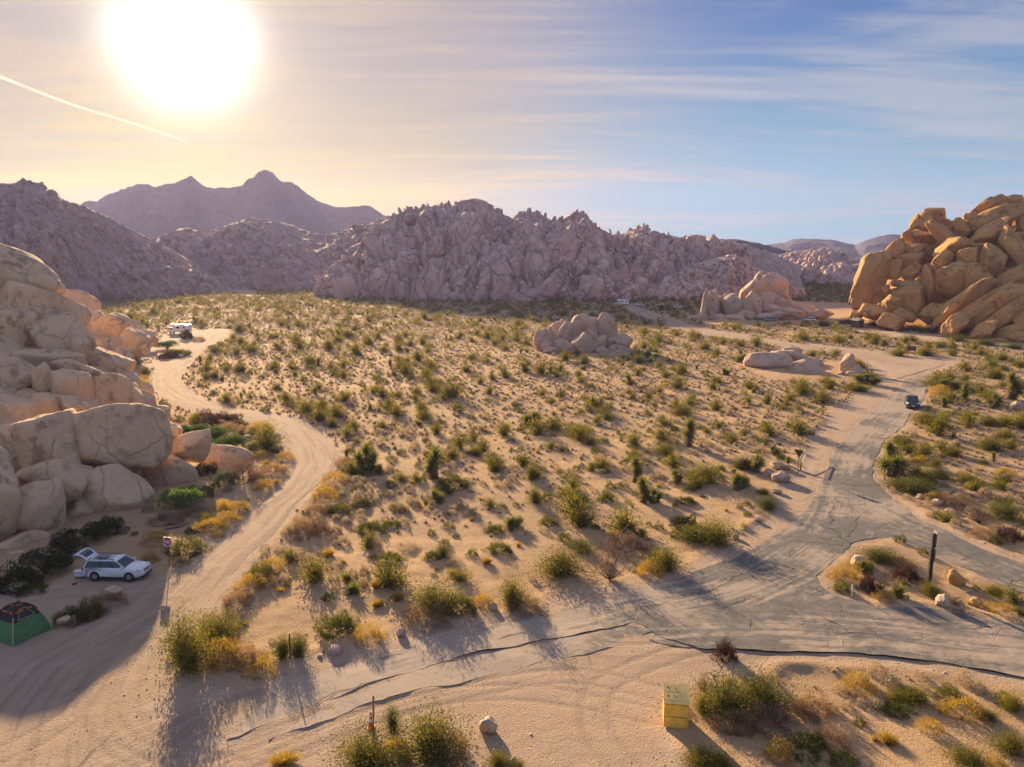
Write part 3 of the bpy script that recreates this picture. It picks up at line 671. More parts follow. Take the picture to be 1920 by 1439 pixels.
MIDR = [(690,745,58,112,6,276,.6),(655,735,26,92,-4,273),(748,730,24,100,8,277),(610,835,66,30,22,270),(790,735,48,76,0,280),(852,745,62,82,-6,276),(825,680,44,34,0,282),(905,765,50,72,8,274),(1000,745,78,98,8,272),(955,635,42,84,-28,282),(1000,650,44,84,-20,284),(1050,590,36,84,0,290),(1140,615,104,96,-12,288),(1160,565,76,46,-20,292),(1105,720,84,70,-14,280),(1212,668,50,44,-30,284),
 (1150,775,92,36,-16,272),(1250,745,92,42,-22,278),(1350,752,112,44,-12,282),(1180,805,62,26,0,266),(1420,790,84,34,-12,272),(1500,800,74,32,0,270),(1285,792,92,30,-10,268),(570,840,34,26,0,268),(745,830,60,30,0,268),(880,830,80,24,0,268),(1100,820,60,24,0,266),(960,810,70,34,0,270),(1240,700,60,30,-30,290)]
outcrop('rock_outcrop', (85, 280), 'jagged upright granite fins and an orange hollow block beyond the gravel road', 'rock outcrop', 'mid', MIDR, 1150, 380, .2605, 'mid_b', 2, 1.085)
DOME = [(1110,1150,152,66,-4,163,1.1),(1290,1112,140,46,-10,170,1.1),(1385,1208,140,70,-8,157,1.0),(1275,1062,72,24,0,180),(1435,1160,92,44,-18,166),(1552,1200,44,26,0,162),(1210,1140,90,50,0,166)]
outcrop('rock_outcrop', (46, 162), 'low rounded granite domes beside the bend of the gravel road', 'rock outcrop', 'mid', DOME, 1150, 380, .2605, fy=1.055)
UPR = [(1685,1165,48,74,-10,158,.8),(1742,1205,52,40,-35,157),(1645,1238,32,22,0,154),(1702,1240,42,22,0,154),(1700,1190,44,50,-20,160)]
outcrop('rock_outcrop', (72, 157), 'upright pointed granite block beside the low domes at the road bend', 'rock outcrop', 'mid_b', UPR, 1150, 380, .2605, fy=1.04)

# ------------------------------------------------------------------ hills
def interp(pts, q): 
    p = np.array(pts, float); return [np.interp(q, p[:, 0], p[:, i]) for i in range(1, p.shape[1])]
class Hill:
    def __init__(s, name, label, crest, base, mat, back=60, a=.8, step=3.0, rows=26, amp=3.0, wl=14.0, jag=1.0, seed=0, kind='structure'):
        """a ridge whose skyline passes through crest = (px, py, Y) and whose foot is base = (px, Y)"""
        s.crest, s.base, s.a, s.amp, s.wl, s.seed, s.back = crest, base, a, amp, wl, seed, back
        x0, x1 = crest[0][0], crest[-1][0]
        q = np.arange(x0, x1 + step, step)
        t = np.concatenate([np.linspace(0, 1, rows), np.linspace(1.08, 1.9, 7)])
        Q, T = np.meshgrid(q, t)
        X, Y, Z = s.pos(Q, T, jag)
        V = np.column_stack([X.ravel(), Y.ravel(), Z.ravel()])
        J = np.arange(len(V)).reshape(Q.shape)
        F = np.stack([J[:-1, :-1], J[:-1, 1:], J[1:, 1:], J[1:, :-1]], -1).reshape(-1, 4)
        s.o = tag(link(name, mesh_np(name, V, F, mat, True)), label, kind=kind)
    def pos(s, Q, T, jag=1.0):
        py, Yc = interp(s.crest, Q); (Yb,) = interp(s.base, Q)
        dz = CP + (719.5 - py) / FPX * SP
        zc = CAM_H + (-SP + (719.5 - py) / FPX * CP) * Yc / dz
        Tc = np.clip(T, 0, 1)
        Y = Yb + (Yc - Yb) * T
        Z = (zc + 3) * Tc ** s.a * np.where(T > 1, 1 - (T - 1) / .9, 1) - 3
        Y = np.where(T > 1, Yc + s.back * (T - 1) / .9, Y)
        X = (Q - 960) / FPX * (Y * CP + (CAM_H - Z) * SP)
        w = s.wl
        n = fbm(X / w, Y / w * .7 + Z / w * .6, Z / w * .8, o=5, seed=s.seed, ridged=True, g=.55)
        n2 = fbm(X / w * 2.6, Z / w * 1.0, Y / w, o=3, seed=s.seed + 5)
        e = np.where(T < .05, .3, 1.0)
        hh = np.minimum(1, (zc + 6) / 30)
        Y2 = Y - s.amp * (n + n2 * .5) * e * hh
        cr = 1 - .82 * smooth01(T, .62, .95)
        Z2 = Z + (n * .35 + .35 * n2) * s.amp * e * jag * hh * cr + s.amp * .16 * jag * fbm(X / 5.0, Y / 5.0, o=2, seed=s.seed + 8) * e
        return X, Y2, Z2
def scatter(hill, n_ind, n_stuff, keys, size, q0, q1, seed, tmin=.0, tmax=1.05, elong=1.7, tilt=25, subs=2, p=1.0, label=None, sizefar=.7, mat=None):
    r = np.random.RandomState(seed)
    n = n_ind + n_stuff
    Q = r.uniform(q0, q1, n); T = r.uniform(0, 1, n) ** p * (tmax - tmin) + tmin
    X, Y, Z = hill.pos(Q, T)
    S = size[0] + (size[1] - size[0]) * r.uniform(0, 1, n) ** 3.0
    fld = fbm(Q / 46, T * 2.3, o=2, seed=seed + 3); S = S * np.clip(1 + 1.2 * fld, .5, 1.45)
    S = np.where(T > .88, np.minimum(S * .5, size[1] * .22), S); lean_ = 28 * vnoise(Q / 70, T * 1.6, seed=seed + 9)
    order = np.argsort(-S)
    for i in order[:n_ind]:
        o = link('boulder', ROCKS[keys][r.randint(len(ROCKS[keys]))], hill.o)
        o.location = (X[i], Y[i], Z[i]); o.scale = (S[i] * r.uniform(.42, .8), S[i] * .8, S[i] * min(r.uniform(.9, elong), (10 if T[i] < .72 else 4.2) * size[1] / 8 / S[i]))
        o.rotation_euler = (r.uniform(-.3, .1), R(-lean_[i] - r.uniform(-12, 12) - (tilt * .3 if Q[i] < 900 else -4)), r.uniform(-.5, .5))
    if not n_stuff: return
    shapes = [rock_shape(300 + k, subs, p=20, nf=10, rough=.14, box=True)[0] for k in range(6)]
    Fs = ICO[subs][1]; nv = len(ICO[subs][0]); VV, FF = [], []
    idx = order[n_ind:]
    for c, i in enumerate(idx):
        m = Euler((r.uniform(-.4, .2), R(-lean_[i] - r.uniform(-18, 18) - (tilt * .3 if Q[i] < 900 else -4)), r.uniform(-1, 1))).to_matrix()
        A = np.array(m) * np.array([S[i] * r.uniform(.42, .85), S[i] * .75, S[i] * min(r.uniform(.8, elong), (10 if T[i] < .72 else 4.2) * size[1] / 8 / S[i])])[None, :]
        VV.append(shapes[c % 6] @ A.T + np.array([X[i], Y[i], Z[i]])); FF.append(Fs + c * nv)
    o = link('boulder_rubble', mesh_np('boulder_rubble', np.concatenate(VV), np.concatenate(FF), mat or ROCKS[keys][0].materials[0], True), hill.o)
    o['kind'] = 'stuff'

RIDGE = Hill('rocky_ridge', 'long jagged granite ridge closing the far side of the flat',
  [(598,540,455),(612,525,458),(640,495,462),(665,480,465),(690,440,468),(710,415,472),(730,404,475),(760,399,478),(790,392,480),(812,384,480),(830,386,482),(850,389,482),(870,380,484),(890,375,485),(905,378,485),(925,389,487),(945,402,488),(960,410,490),(975,400,490),(1000,398,490),(1020,405,492),(1032,418,492),(1050,411,494),(1068,406,494),(1085,402,495),(1100,404,496),(1112,424,498),(1135,436,505),(1160,442,510),(1180,434,515),(1207,425,518),(1225,435,520),(1245,443,525),(1280,446,530),(1310,446,540),(1350,452,560),(1400,461,580),(1440,475,600),(1500,500,620)],
  [(598,440),(640,428),(700,418),(800,408),(900,402),(1000,398),(1100,402),(1200,412),(1300,430),(1400,455),(1500,480)],
  MAT['rock_ridge'], back=70, a=.86, step=1.5, rows=60, amp=9, wl=30, seed=2)
scatter(RIDGE, 300, 2100, 'ridge', (.9, 8.0), 602, 1400, 7, elong=2.5, subs=3)
HILL_I = Hill('rocky_hill', 'low brown boulder hill in front of the ridge above the far toilet hut',
  [(1225,556,430),(1250,525,432),(1285,503,435),(1320,490,438),(1345,483,440),(1370,478,442),(1392,484,444),(1410,500,446),(1440,512,450),(1475,530,452),(1510,548,455)],
  [(1225,412),(1370,400),(1510,420)], MAT['rock_ridge'], back=40, a=.8, step=1.5, rows=30, amp=3.5, wl=12, seed=12)
scatter(HILL_I, 90, 380, 'ridge', (1.0, 4.6), 1228, 1508, 8, elong=1.3, subs=2)
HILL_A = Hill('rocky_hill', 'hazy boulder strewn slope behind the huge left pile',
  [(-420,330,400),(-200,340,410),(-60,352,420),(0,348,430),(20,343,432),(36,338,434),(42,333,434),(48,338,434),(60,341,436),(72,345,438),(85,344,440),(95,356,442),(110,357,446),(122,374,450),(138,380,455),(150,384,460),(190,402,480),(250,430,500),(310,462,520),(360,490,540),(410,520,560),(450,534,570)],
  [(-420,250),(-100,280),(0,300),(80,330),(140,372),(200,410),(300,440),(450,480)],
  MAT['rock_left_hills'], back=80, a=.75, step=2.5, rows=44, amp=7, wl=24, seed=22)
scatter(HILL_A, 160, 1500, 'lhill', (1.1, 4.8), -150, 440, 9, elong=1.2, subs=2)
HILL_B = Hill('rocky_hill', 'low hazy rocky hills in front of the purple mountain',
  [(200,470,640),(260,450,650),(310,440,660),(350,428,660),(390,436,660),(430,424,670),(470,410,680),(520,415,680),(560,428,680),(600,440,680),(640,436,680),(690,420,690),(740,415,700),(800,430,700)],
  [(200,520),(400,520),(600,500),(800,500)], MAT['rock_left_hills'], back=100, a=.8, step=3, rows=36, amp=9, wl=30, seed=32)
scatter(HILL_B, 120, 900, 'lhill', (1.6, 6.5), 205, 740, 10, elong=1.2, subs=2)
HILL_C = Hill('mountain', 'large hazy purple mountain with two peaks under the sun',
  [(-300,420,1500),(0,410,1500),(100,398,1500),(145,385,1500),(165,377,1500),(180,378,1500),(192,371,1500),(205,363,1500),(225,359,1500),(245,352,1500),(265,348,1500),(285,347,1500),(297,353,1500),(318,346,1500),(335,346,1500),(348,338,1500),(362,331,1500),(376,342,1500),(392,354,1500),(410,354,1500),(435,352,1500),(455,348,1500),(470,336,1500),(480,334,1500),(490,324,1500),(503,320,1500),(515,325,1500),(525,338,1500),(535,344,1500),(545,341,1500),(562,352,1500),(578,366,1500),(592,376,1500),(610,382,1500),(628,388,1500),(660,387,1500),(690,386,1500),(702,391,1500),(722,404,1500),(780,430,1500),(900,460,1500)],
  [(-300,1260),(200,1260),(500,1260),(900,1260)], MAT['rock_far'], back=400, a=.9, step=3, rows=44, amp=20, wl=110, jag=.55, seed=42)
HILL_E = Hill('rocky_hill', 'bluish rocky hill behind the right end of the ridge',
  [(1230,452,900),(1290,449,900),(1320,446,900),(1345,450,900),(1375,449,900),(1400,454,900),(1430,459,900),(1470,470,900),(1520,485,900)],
  [(1230,700),(1520,700)], MAT['rock_haze_blue'], back=150, a=.85, step=2.5, rows=26, amp=12, wl=34, jag=.5, seed=52)
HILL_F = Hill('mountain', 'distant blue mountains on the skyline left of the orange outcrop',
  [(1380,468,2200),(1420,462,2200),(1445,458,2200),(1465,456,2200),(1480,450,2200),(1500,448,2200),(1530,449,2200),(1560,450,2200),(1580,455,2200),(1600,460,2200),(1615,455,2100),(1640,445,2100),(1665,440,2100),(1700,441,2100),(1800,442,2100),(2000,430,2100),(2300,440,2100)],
  [(1380,1850),(2300,1850)], MAT['rock_haze_blue'], back=400, a=.85, step=3, rows=30, amp=34, wl=150, jag=.25, seed=62)
HILL_G = Hill('rocky_hill', 'boulder hills beyond the green plain left of the orange outcrop',
  [(1370,508,700),(1400,494,700),(1430,484,705),(1460,478,708),(1490,472,710),(1520,468,710),(1550,468,710),(1575,476,712),(1600,486,715),(1630,493,718),(1660,498,720),(1700,495,720),(1900,490,720)],
  [(1370,640),(1500,625),(1700,600),(1900,600)], MAT['rock_ridge'], back=80, a=.8, step=2, rows=30, amp=6, wl=22, seed=72)
scatter(HILL_G, 90, 550, 'ridge', (1.6, 6.5), 1372, 1700, 12, elong=1.4, subs=2)
HILL_H = Hill('rocky_hill', 'small boulder knoll standing on the far green plain',
  [(1530,514,640),(1545,502,640),(1560,494,640),(1580,492,640),(1596,500,640),(1610,494,640),(1630,497,640),(1645,508,640),(1660,514,640)],
  [(1530,600),(1660,600)], MAT['rock_ridge'], back=30, a=.8, step=2, rows=16, amp=3, wl=12, seed=82)
scatter(HILL_H, 40, 110, 'ridge', (1.6, 5.5), 1532, 1658, 13, elong=1.5, subs=2)

CORE_R = Hill('bedrock', '', [(1588,616,312),(1600,600,312),(1625,550,312),(1650,505,312),(1672,485,312),(1690,450,310),(1708,430,308),(1730,420,308),(1760,428,304),(1775,440,302),(1800,428,300),(1830,405,296),(1860,388,294),(1900,382,292),(1960,380,290),(2100,370,290),(2300,400,290)],
  [(1588,296),(1640,286),(1700,272),(1760,256),(1800,246),(1860,236),(1920,232),(2300,228)], MAT['rock_right'], back=60, a=.62, step=1.5, rows=50, amp=6.5, wl=12, seed=92)
RR = [o for o in bpy.data.objects if o.name.startswith('rock_outcrop')][0]
CORE_L = Hill('bedrock', '', [(-500,380,160),(-200,400,150),(-60,450,138),(0,500,132),(40,520,130),(75,556,128),(100,596,126),(125,636,124),(160,672,123),(195,708,122),(230,745,122),(262,782,120),(292,812,116),(305,840,110)],
  [(-500,66),(-100,70),(0,76),(60,82),(120,86),(180,90),(240,96),(270,100),(305,102)], MAT['rock_left'], back=50, a=.72, step=3, rows=50, amp=2.2, wl=9, seed=93)
for c_, par in ((CORE_R, RR), (CORE_L, left_root)):
    o = c_.o; o.parent = par; o.location = -par.location; del o['kind']
# ------------------------------------------------------------------ haze: one closed box of thin even air
def box_mesh(name, x0, x1, y0, y1, z0, z1, mat):
    V = [(x, y, z) for x in (x0, x1) for y in (y0, y1) for z in (z0, z1)]
    F = [(0, 1, 3, 2), (4, 6, 7, 5), (0, 4, 5, 1), (2, 3, 7, 6), (0, 2, 6, 4), (1, 5, 7, 3)]
    return mesh_np(name, V, F, mat)
hm = bpy.data.materials.new('haze'); hm.use_nodes = True
hn = hm.node_tree.nodes; hn.remove(hn['Principled BSDF'])
pv = hn.new('ShaderNodeVolumePrincipled'); pv.inputs['Density'].default_value = .00009; pv.inputs['Color'].default_value = (.50, .52, 1.0, 1); pv.inputs['Anisotropy'].default_value = .40
hm.node_tree.links.new(pv.outputs[0], hn['Material Output'].inputs['Volume'])
haze = tag(link('haze', box_mesh('haze', -2860, 2860, -240, 2960, -6, 245, hm)), 'thin sunlit haze in the air over the whole valley', kind='stuff')
# ------------------------------------------------------------------ plants
def unit(A): return A / np.maximum(np.linalg.norm(A, axis=1), 1e-9)[:, None]
def leaves(P, A, L, W, r):
    n = len(P); A = unit(A); B = unit(np.cross(A, r.normal(size=(n, 3))))
    L = np.broadcast_to(np.asarray(L, float), (n,))[:, None]; W = np.broadcast_to(np.asarray(W, float), (n,))[:, None]
    V = np.stack([P - B * W / 2, P + B * W / 2, P + A * L], 1).reshape(-1, 3)
    return V, np.arange(3 * n).reshape(-1, 3)
def tube(pts, r0, r1, k=4):
    pts = np.asarray(pts, float); n = len(pts); V = []
    d = unit(np.gradient(pts, axis=0)) if n > 1 else pts
    for i in range(n):
        a = np.array([0, 0, 1.0]) if abs(d[i][2]) < .9 else np.array([1.0, 0, 0])
        u = np.cross(d[i], a); u /= np.linalg.norm(u); v = np.cross(d[i], u); rr = r0 + (r1 - r0) * i / max(1, n - 1)
        for j in range(k):
            t = 2 * PI * j / k; V.append(pts[i] + rr * (math.cos(t) * u + math.sin(t) * v))
    F = []
    for i in range(n - 1):
        for j in range(k):
            a, b = i * k + j, i * k + (j + 1) % k
            F += [(a, b, b + k), (a, b + k, a + k)]
    return np.array(V), np.array(F)
def merge(parts):
    V, F, o = [], [], 0
    for v, f in parts:
        V.append(v); F.append(np.asarray(f) + o); o += len(v)
    return np.concatenate(V), np.concatenate(F)
def creosote(seed, w, h, n, leaf=.09, stems=16, spread=1.0):
    r = np.random.RandomState(seed); parts, P, A = [], [], []
    for i in range(stems):
        az = r.uniform(0, 2 * PI); tilt = (.12 + 1.15 * (i + .5) / stems + r.normal(0, .06)) * spread; hh = h * r.uniform(.7, 1.05)
        rad = w / 2 * min(1.1, tilt) * r.uniform(.75, 1.1)
        t = np.linspace(0, 1, 5)
        pts = np.column_stack([np.cos(az) * rad * t ** 1.2, np.sin(az) * rad * t ** 1.2, hh * (1 - .62 * min(1.2, tilt)) * t ** .85]) + np.cumsum(r.normal(0, .018 * w, (5, 3)), 0) * [1, 1, .3]
        pts[0] = [r.uniform(-.11, .11) * w, r.uniform(-.11, .11) * w, -.05]
        parts.append(tube(pts, .022 * (w / 2) + .006, .006, 3))
        m = n // stems
        tt = 1 - r.uniform(0, 1, m) ** 1.1 * .85; k = np.clip((tt * 4).astype(int), 0, 3); f = (tt * 4 - k)[:, None]
        q = pts[k] * (1 - f) + pts[k + 1] * f
        sp = r.normal(0, 1, (m, 3)) * (.055 + .09 * tt[:, None]) * w * [1, 1, .8]
        P.append(q + sp); A.append(sp + r.normal(0, .07, (m, 3)) * w + [0, 0, .10 * w])
    P, A = np.concatenate(P), np.concatenate(A); P[:, 2] = np.maximum(P[:, 2], .03)
    return merge(parts), leaves(P, A, r.uniform(.7, 1.3, len(P)) * leaf, leaf * .55, r)
def dome(seed, w, h, n, L=.16, W=.02, lump=.25, inner=.45, up=.5, k=3):
    """twiggy cushion: spiky fans standing out of an uneven dome"""
    r = np.random.RandomState(seed)
    D = r.normal(size=(n, 3)); D[:, 2] = np.abs(D[:, 2]) * .9; D = unit(D)
    b = 1 + lump * vnoise(D[:, 0] * 2.2 + seed, D[:, 1] * 2.2, D[:, 2] * 2.2, seed)
    rad = (inner + (1 - inner) * r.uniform(0, 1, n) ** .45) * b
    P = D * rad[:, None] * [w / 2, w / 2, h] * .92
    A = D * [1, 1, 1] + r.normal(0, .38, (n, 3)) + [0, 0, up]
    P[:, 2] = np.maximum(P[:, 2], 0.01)
    stems = [tube([(0, 0, -.03), tuple(D[i] * [w / 3, w / 3, h * .6]), tuple(D[i] * [w / 2.1, w / 2.1, h * .95] + [0, 0, .02])], .012, .004, k) for i in range(7)]
    return merge(stems), leaves(P - unit(A) * L * .4, A, r.uniform(.6, 1.3, n) * L, W, r)
def clumps(seed, w, h, n, leaf=.10, k=7):
    r = np.random.RandomState(seed); P, A, parts = [], [], []
    for i in range(k):
        az = r.uniform(0, 2 * PI); d = w / 2 * .62 * math.sqrt(r.uniform(0, 1)); c = np.array([math.cos(az) * d, math.sin(az) * d, h * r.uniform(.38, .66)]); R_ = w * r.uniform(.2, .3)
        parts.append(tube([(0, 0, -.05), tuple(c * [.5, .5, .6]), tuple(c)], .02 * w, .008 * w, 4))
        m = n // k; D = unit(r.normal(size=(m, 3))); D[:, 2] = np.where(D[:, 2] < -.4, -D[:, 2], D[:, 2])
        P.append(c + D * R_ * (.6 + .45 * r.uniform(0, 1, (m, 1)) ** .5) * [1, 1, .95 * h / w * 1.6]); A.append(D + r.normal(0, .5, (m, 3)))
    P, A = np.concatenate(P), np.concatenate(A); P[:, 2] = np.clip(P[:, 2], .02, None)
    return merge(parts), leaves(P, A, r.uniform(.7, 1.3, len(P)) * leaf, leaf * .6, r)
def tuft(seed, w, h, n, W=.014):
    r = np.random.RandomState(seed); az = r.uniform(0, 2 * PI, n); t = r.uniform(0, 1, n) ** .7 * 1.05
    A = np.column_stack([np.cos(az) * np.sin(t), np.sin(az) * np.sin(t), np.cos(t)])
    P = np.column_stack([np.cos(az), np.sin(az), np.zeros(n)]) * (r.uniform(0, .3, (n, 1)) * w / 2)
    V, F = leaves(P, A, r.uniform(.6, 1.1, n) * h, W * 1.6, r); return V, F
def bare(seed, w, h, n=60):
    r = np.random.RandomState(seed); parts = []
    for i in range(n):
        az = r.uniform(0, 2 * PI); t = r.uniform(.1, 1.15); L = r.uniform(.6, 1.05)
        p = [np.zeros(3)]; d = np.array([math.cos(az) * math.sin(t) * w / 2, math.sin(az) * math.sin(t) * w / 2, math.cos(t) * h + .15 * h]) * L / 4
        for j in range(4): p.append(p[-1] + d + r.normal(0, .035, 3) * w)
        parts.append(tube(p, .012, .004, 3))
        for _ in range(3):
            k = r.randint(2, 5); q = p[k]; e = d * 1.2 + r.normal(0, .09, 3) * w; parts.append(tube([q, q + e * .6, q + e], .006, .003, 3))
    V, F = merge(parts); V[:, 2] = np.maximum(V[:, 2], -.02); return V, F
def yucca(seed, h, heads, nb=46, bl=.5, spread=.5):
    """trunks with a skirt of dead blades and a rosette of stiff green blades on each"""
    r = np.random.RandomState(seed); T, G, S = [], [], []
    for i in range(heads):
        az = r.uniform(0, 2 * PI); hh = h * (1 if i == 0 else r.uniform(.25, .85)); off = (0 if i == 0 else spread * r.uniform(.5, 1))
        lean = r.normal(0, .12, 2)
        b = np.array([math.cos(az) * off * .6, math.sin(az) * off * .6, -.05]); t = np.array([math.cos(az) * off + lean[0] * hh, math.sin(az) * off + lean[1] * hh, hh])
        mid = (b + t) / 2 + r.normal(0, .04, 3)
        T.append(tube([b, mid, t], .075, .06, 6)); ax = (t - mid) / np.linalg.norm(t - mid)
        D = unit(r.normal(size=(nb, 3)) + ax * .75); G.append(leaves(np.tile(t, (nb, 1)), D, r.uniform(.7, 1.1, nb) * bl, .055 * bl / .5, r))
        m = int(nb * (.4 + hh)); tt = r.uniform(0, 1, (m, 1)); P = b * (1 - tt) + t * tt
        D = r.normal(size=(m, 3)); D[:, 2] = -np.abs(D[:, 2]) * .9 - .5
        S.append(leaves(P + unit(D * [1, 1, 0]) * .06, D, r.uniform(.5, 1, m) * bl * .6, .05, r))
    return merge(T), merge(G), merge(S)

def pm(name, vf, mat): return mesh_np(name, vf[0], vf[1], MAT[mat])
HERO = {}                                     # kind -> list of (width, height, [(part name, mesh)])
def hero_kind(kind, w, h, makers):
    HERO[kind] = [(w, h, m) for m in makers]
for kind, mat in (('creosote', 'creosote'), ('creogreen', 'green')):
    hero_kind(kind, 2.6, 1.9, [[('stems', pm('stems', s, 'stem')), ('foliage', pm('foliage', l, mat))] for s, l in (creosote(k + 11 * len(kind), 2.6, 1.9, 6500, .085, 30) for k in (1, 2, 3))])
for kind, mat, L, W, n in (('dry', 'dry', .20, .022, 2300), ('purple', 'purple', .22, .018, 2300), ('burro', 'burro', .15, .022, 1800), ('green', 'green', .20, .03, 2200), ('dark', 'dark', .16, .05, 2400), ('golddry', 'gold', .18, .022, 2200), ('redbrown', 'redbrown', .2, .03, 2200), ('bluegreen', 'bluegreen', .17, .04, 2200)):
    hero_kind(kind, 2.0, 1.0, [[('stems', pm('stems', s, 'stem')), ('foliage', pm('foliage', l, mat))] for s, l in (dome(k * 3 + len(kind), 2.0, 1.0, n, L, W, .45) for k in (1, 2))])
for kind, mat in (('bright', 'bright'), ('round', 'round'), ('darkclump', 'dark')):
    hero_kind(kind, 2.6, 1.7, [[('stems', pm('stems', s, 'stem')), ('foliage', pm('foliage', l, mat))] for s, l in (clumps(k * 5 + len(kind), 2.6, 1.7, 3600, .13, 9) for k in (1, 2))])
hero_kind('tuft', 1.0, .6, [[('blades', pm('blades', tuft(k, 1.0, .6, 700), 'gold'))] for k in (1, 2)])
hero_kind('bare', 2.2, 1.4, [[('stems', pm('stems', bare(k, 2.2, 1.4, 70), 'purple'))] for k in (1, 2)])
def yk(kind, w, h, args):
    out = []
    for a in args:
        t, g, s = yucca(*a); out.append((w, h, [('trunk', pm('trunk', t, 'stem')), ('leaves', pm('leaves', g, 'yucca')), ('dead_leaves', pm('dead_leaves', s, 'skirt'))]))
    HERO[kind] = out
yk('yucca', 1.5, 1.3, [(1, .7, 4, 120, .6), (2, .8, 5, 110, .6), (3, .6, 3, 130, .6)])
yk('yuccatall', 1.1, 2.0, [(4, 1.35, 3, 150, .6, .5), (5, 1.2, 3, 150, .65, .45)])
yk('yuccalow', 1.1, .8, [(6, .2, 2, 80, .6, .3), (7, .15, 1, 90, .62, .2)])
NAMES = {'creosote': 'creosote_bush', 'creogreen': 'creosote_bush', 'dry': 'dry_shrub', 'purple': 'dry_shrub', 'burro': 'dry_shrub', 'green': 'green_shrub', 'dark': 'dark_shrub', 'golddry': 'golden_shrub',
         'redbrown': 'dry_shrub', 'bluegreen': 'green_shrub', 'bright': 'leafy_bush', 'round': 'leafy_bush', 'darkclump': 'dark_shrub', 'tuft': 'grass_tuft', 'bare': 'bare_shrub', 'yucca': 'yucca', 'yuccatall': 'yucca', 'yuccalow': 'yucca'}
CATS = {'creosote_bush': 'bush', 'dry_shrub': 'shrub', 'green_shrub': 'shrub', 'dark_shrub': 'shrub', 'golden_shrub': 'shrub', 'leafy_bush': 'bush', 'grass_tuft': 'grass tuft', 'bare_shrub': 'shrub', 'yucca': 'yucca'}
HP = []                                       # (x, y, radius) of hand-placed plants
prnd = random.Random(77)
def hero(kind, cx, yb, w, h, label, Y=None, z=None):
    """plant whose foot stands at photo pixel (cx, yb), w by h pixels large"""
    if Y is None: p = gp(cx, yb)
    else: p = at(cx, yb, Y)
    zz = gz1(p.x, p.y) if z is None and Y is None else p.z
    s = cdep(p.y) / FPX
    W, Hh = w * s * 1.22, h * s * 1.28
    w0, h0, parts = HERO[kind][prnd.randrange(len(HERO[kind]))]
    sc = (W / w0, W / w0 * prnd.uniform(.8, 1.05), max(.35 * W / w0, (Hh - .30 * W) / h0 if Hh > .75 * W else Hh * .62 / h0))
    if kind == 'yuccatall': q_ = Hh / h0; sc = (q_ * .9, q_ * .9, q_)
    root = empty(NAMES[kind], (p.x, p.y + (W * .12), zz - .03), prnd.uniform(0, 2 * PI))
    root.scale = sc
    tag(root, label, CATS[NAMES[kind]])
    for nm, me in parts: link(nm, me, root)
    HP.append((p.x, p.y, W * .5))
    return root
H_ = hero
H_('creosote', 345, 1262, 105, 130, 'tall leafy green creosote at the corner where the dirt road meets the paved road')
H_('creosote', 400, 1205, 90, 75, 'looser green creosote growing behind the tall corner creosote')
H_('golddry', 420, 1250, 85, 60, 'golden orange dry shrub at the right foot of the corner creosote')
H_('dry', 462, 1252, 60, 50, 'brown dry shrub between the corner creosote and the thin black post')
H_('golddry', 488, 1268, 60, 42, 'low golden green shrub on the road verge left of the black post')
H_('creogreen', 530, 1238, 36, 50, 'small green creosote just left of the thin black post')
H_('creogreen', 558, 1236, 36, 52, 'small green creosote just right of the thin black post')
H_('creosote', 812, 1150, 100, 75, 'spreading green creosote above the middle of the paved road, dry skirt below it')
H_('dry', 800, 1170, 90, 40, 'low brown shrub skirting the spreading creosote on its left')
H_('green', 862, 1150, 66, 45, 'dull green shrub pressed against the right side of the spreading creosote')
H_('creosote', 957, 1140, 55, 68, 'upright narrow creosote beside the small pale rock on the north verge')
H_('dry', 985, 1148, 66, 30, 'flat brown shrub right of the upright narrow creosote')
H_('golddry', 905, 1135, 45, 30, 'small golden shrub left of the pale verge rock')
H_('green', 632, 1190, 74, 56, 'dark olive shrub above the brown verge rock')
H_('golddry', 690, 1205, 58, 40, 'bright golden straw shrub right of the olive shrub above the verge rocks')
H_('yuccalow', 651, 1092, 38, 36, 'spiky green yucca with pinkish tips, upper one of a close pair')
H_('yuccalow', 666, 1114, 38, 34, 'spiky green yucca, lower one of a close pair')
H_('tuft', 706, 1102, 26, 22, 'small brown tuft right of the yucca pair')
H_('tuft', 708, 1135, 30, 20, 'golden tuft below and right of the yucca pair')
H_('tuft', 745, 1123, 30, 18, 'golden tuft left of the spreading creosote')
H_('creosote', 1055, 1078, 92, 66, 'big dense olive creosote standing left of the bare grey shrub')
H_('creogreen', 1088, 1030, 60, 30, 'green shrub just behind the big olive creosote')
H_('bare', 1145, 1092, 84, 56, 'bare greyish pink shrub near the bend of the paved road')
H_('purple', 1187, 1036, 78, 48, 'rounded mauve grey twiggy shrub behind the bare shrub')
H_('golddry', 1155, 1015, 24, 26, 'small orange shrub at the left of the mauve twiggy shrub')
H_('creosote', 1250, 1072, 66, 60, 'bright yellow green creosote at the verge right of the bare shrub')
H_('golddry', 1218, 1080, 50, 36, 'golden green shrub left of the bright verge creosote')
H_('creosote', 1345, 1022, 84, 66, 'large bright green creosote close to the sandy road edge')
H_('creogreen', 1300, 1015, 54, 40, 'darker green shrub left of the large bright creosote')
H_('dark', 1287, 990, 50, 28, 'dark low twiggy shrub behind the large bright creosote')
H_('yucca', 960, 992, 46, 36, 'broad green yucca clump in the middle of the sand')
H_('green', 926, 995, 34, 18, 'small round green shrub left of the broad yucca clump')
H_('green', 1030, 982, 34, 18, 'small green shrub right of the broad yucca clump')
H_('green', 1085, 978, 26, 15, 'little green shrub, second right of the broad yucca clump')
H_('green', 850, 916, 66, 30, 'rounded bright olive shrub at the foot of the tall dark yucca')
H_('green', 833, 928, 34, 20, 'small olive shrub touching the front of the rounded olive shrub')
H_('green', 692, 994, 56, 28, 'low green shrub, left half of a pair right of the dirt road bend')
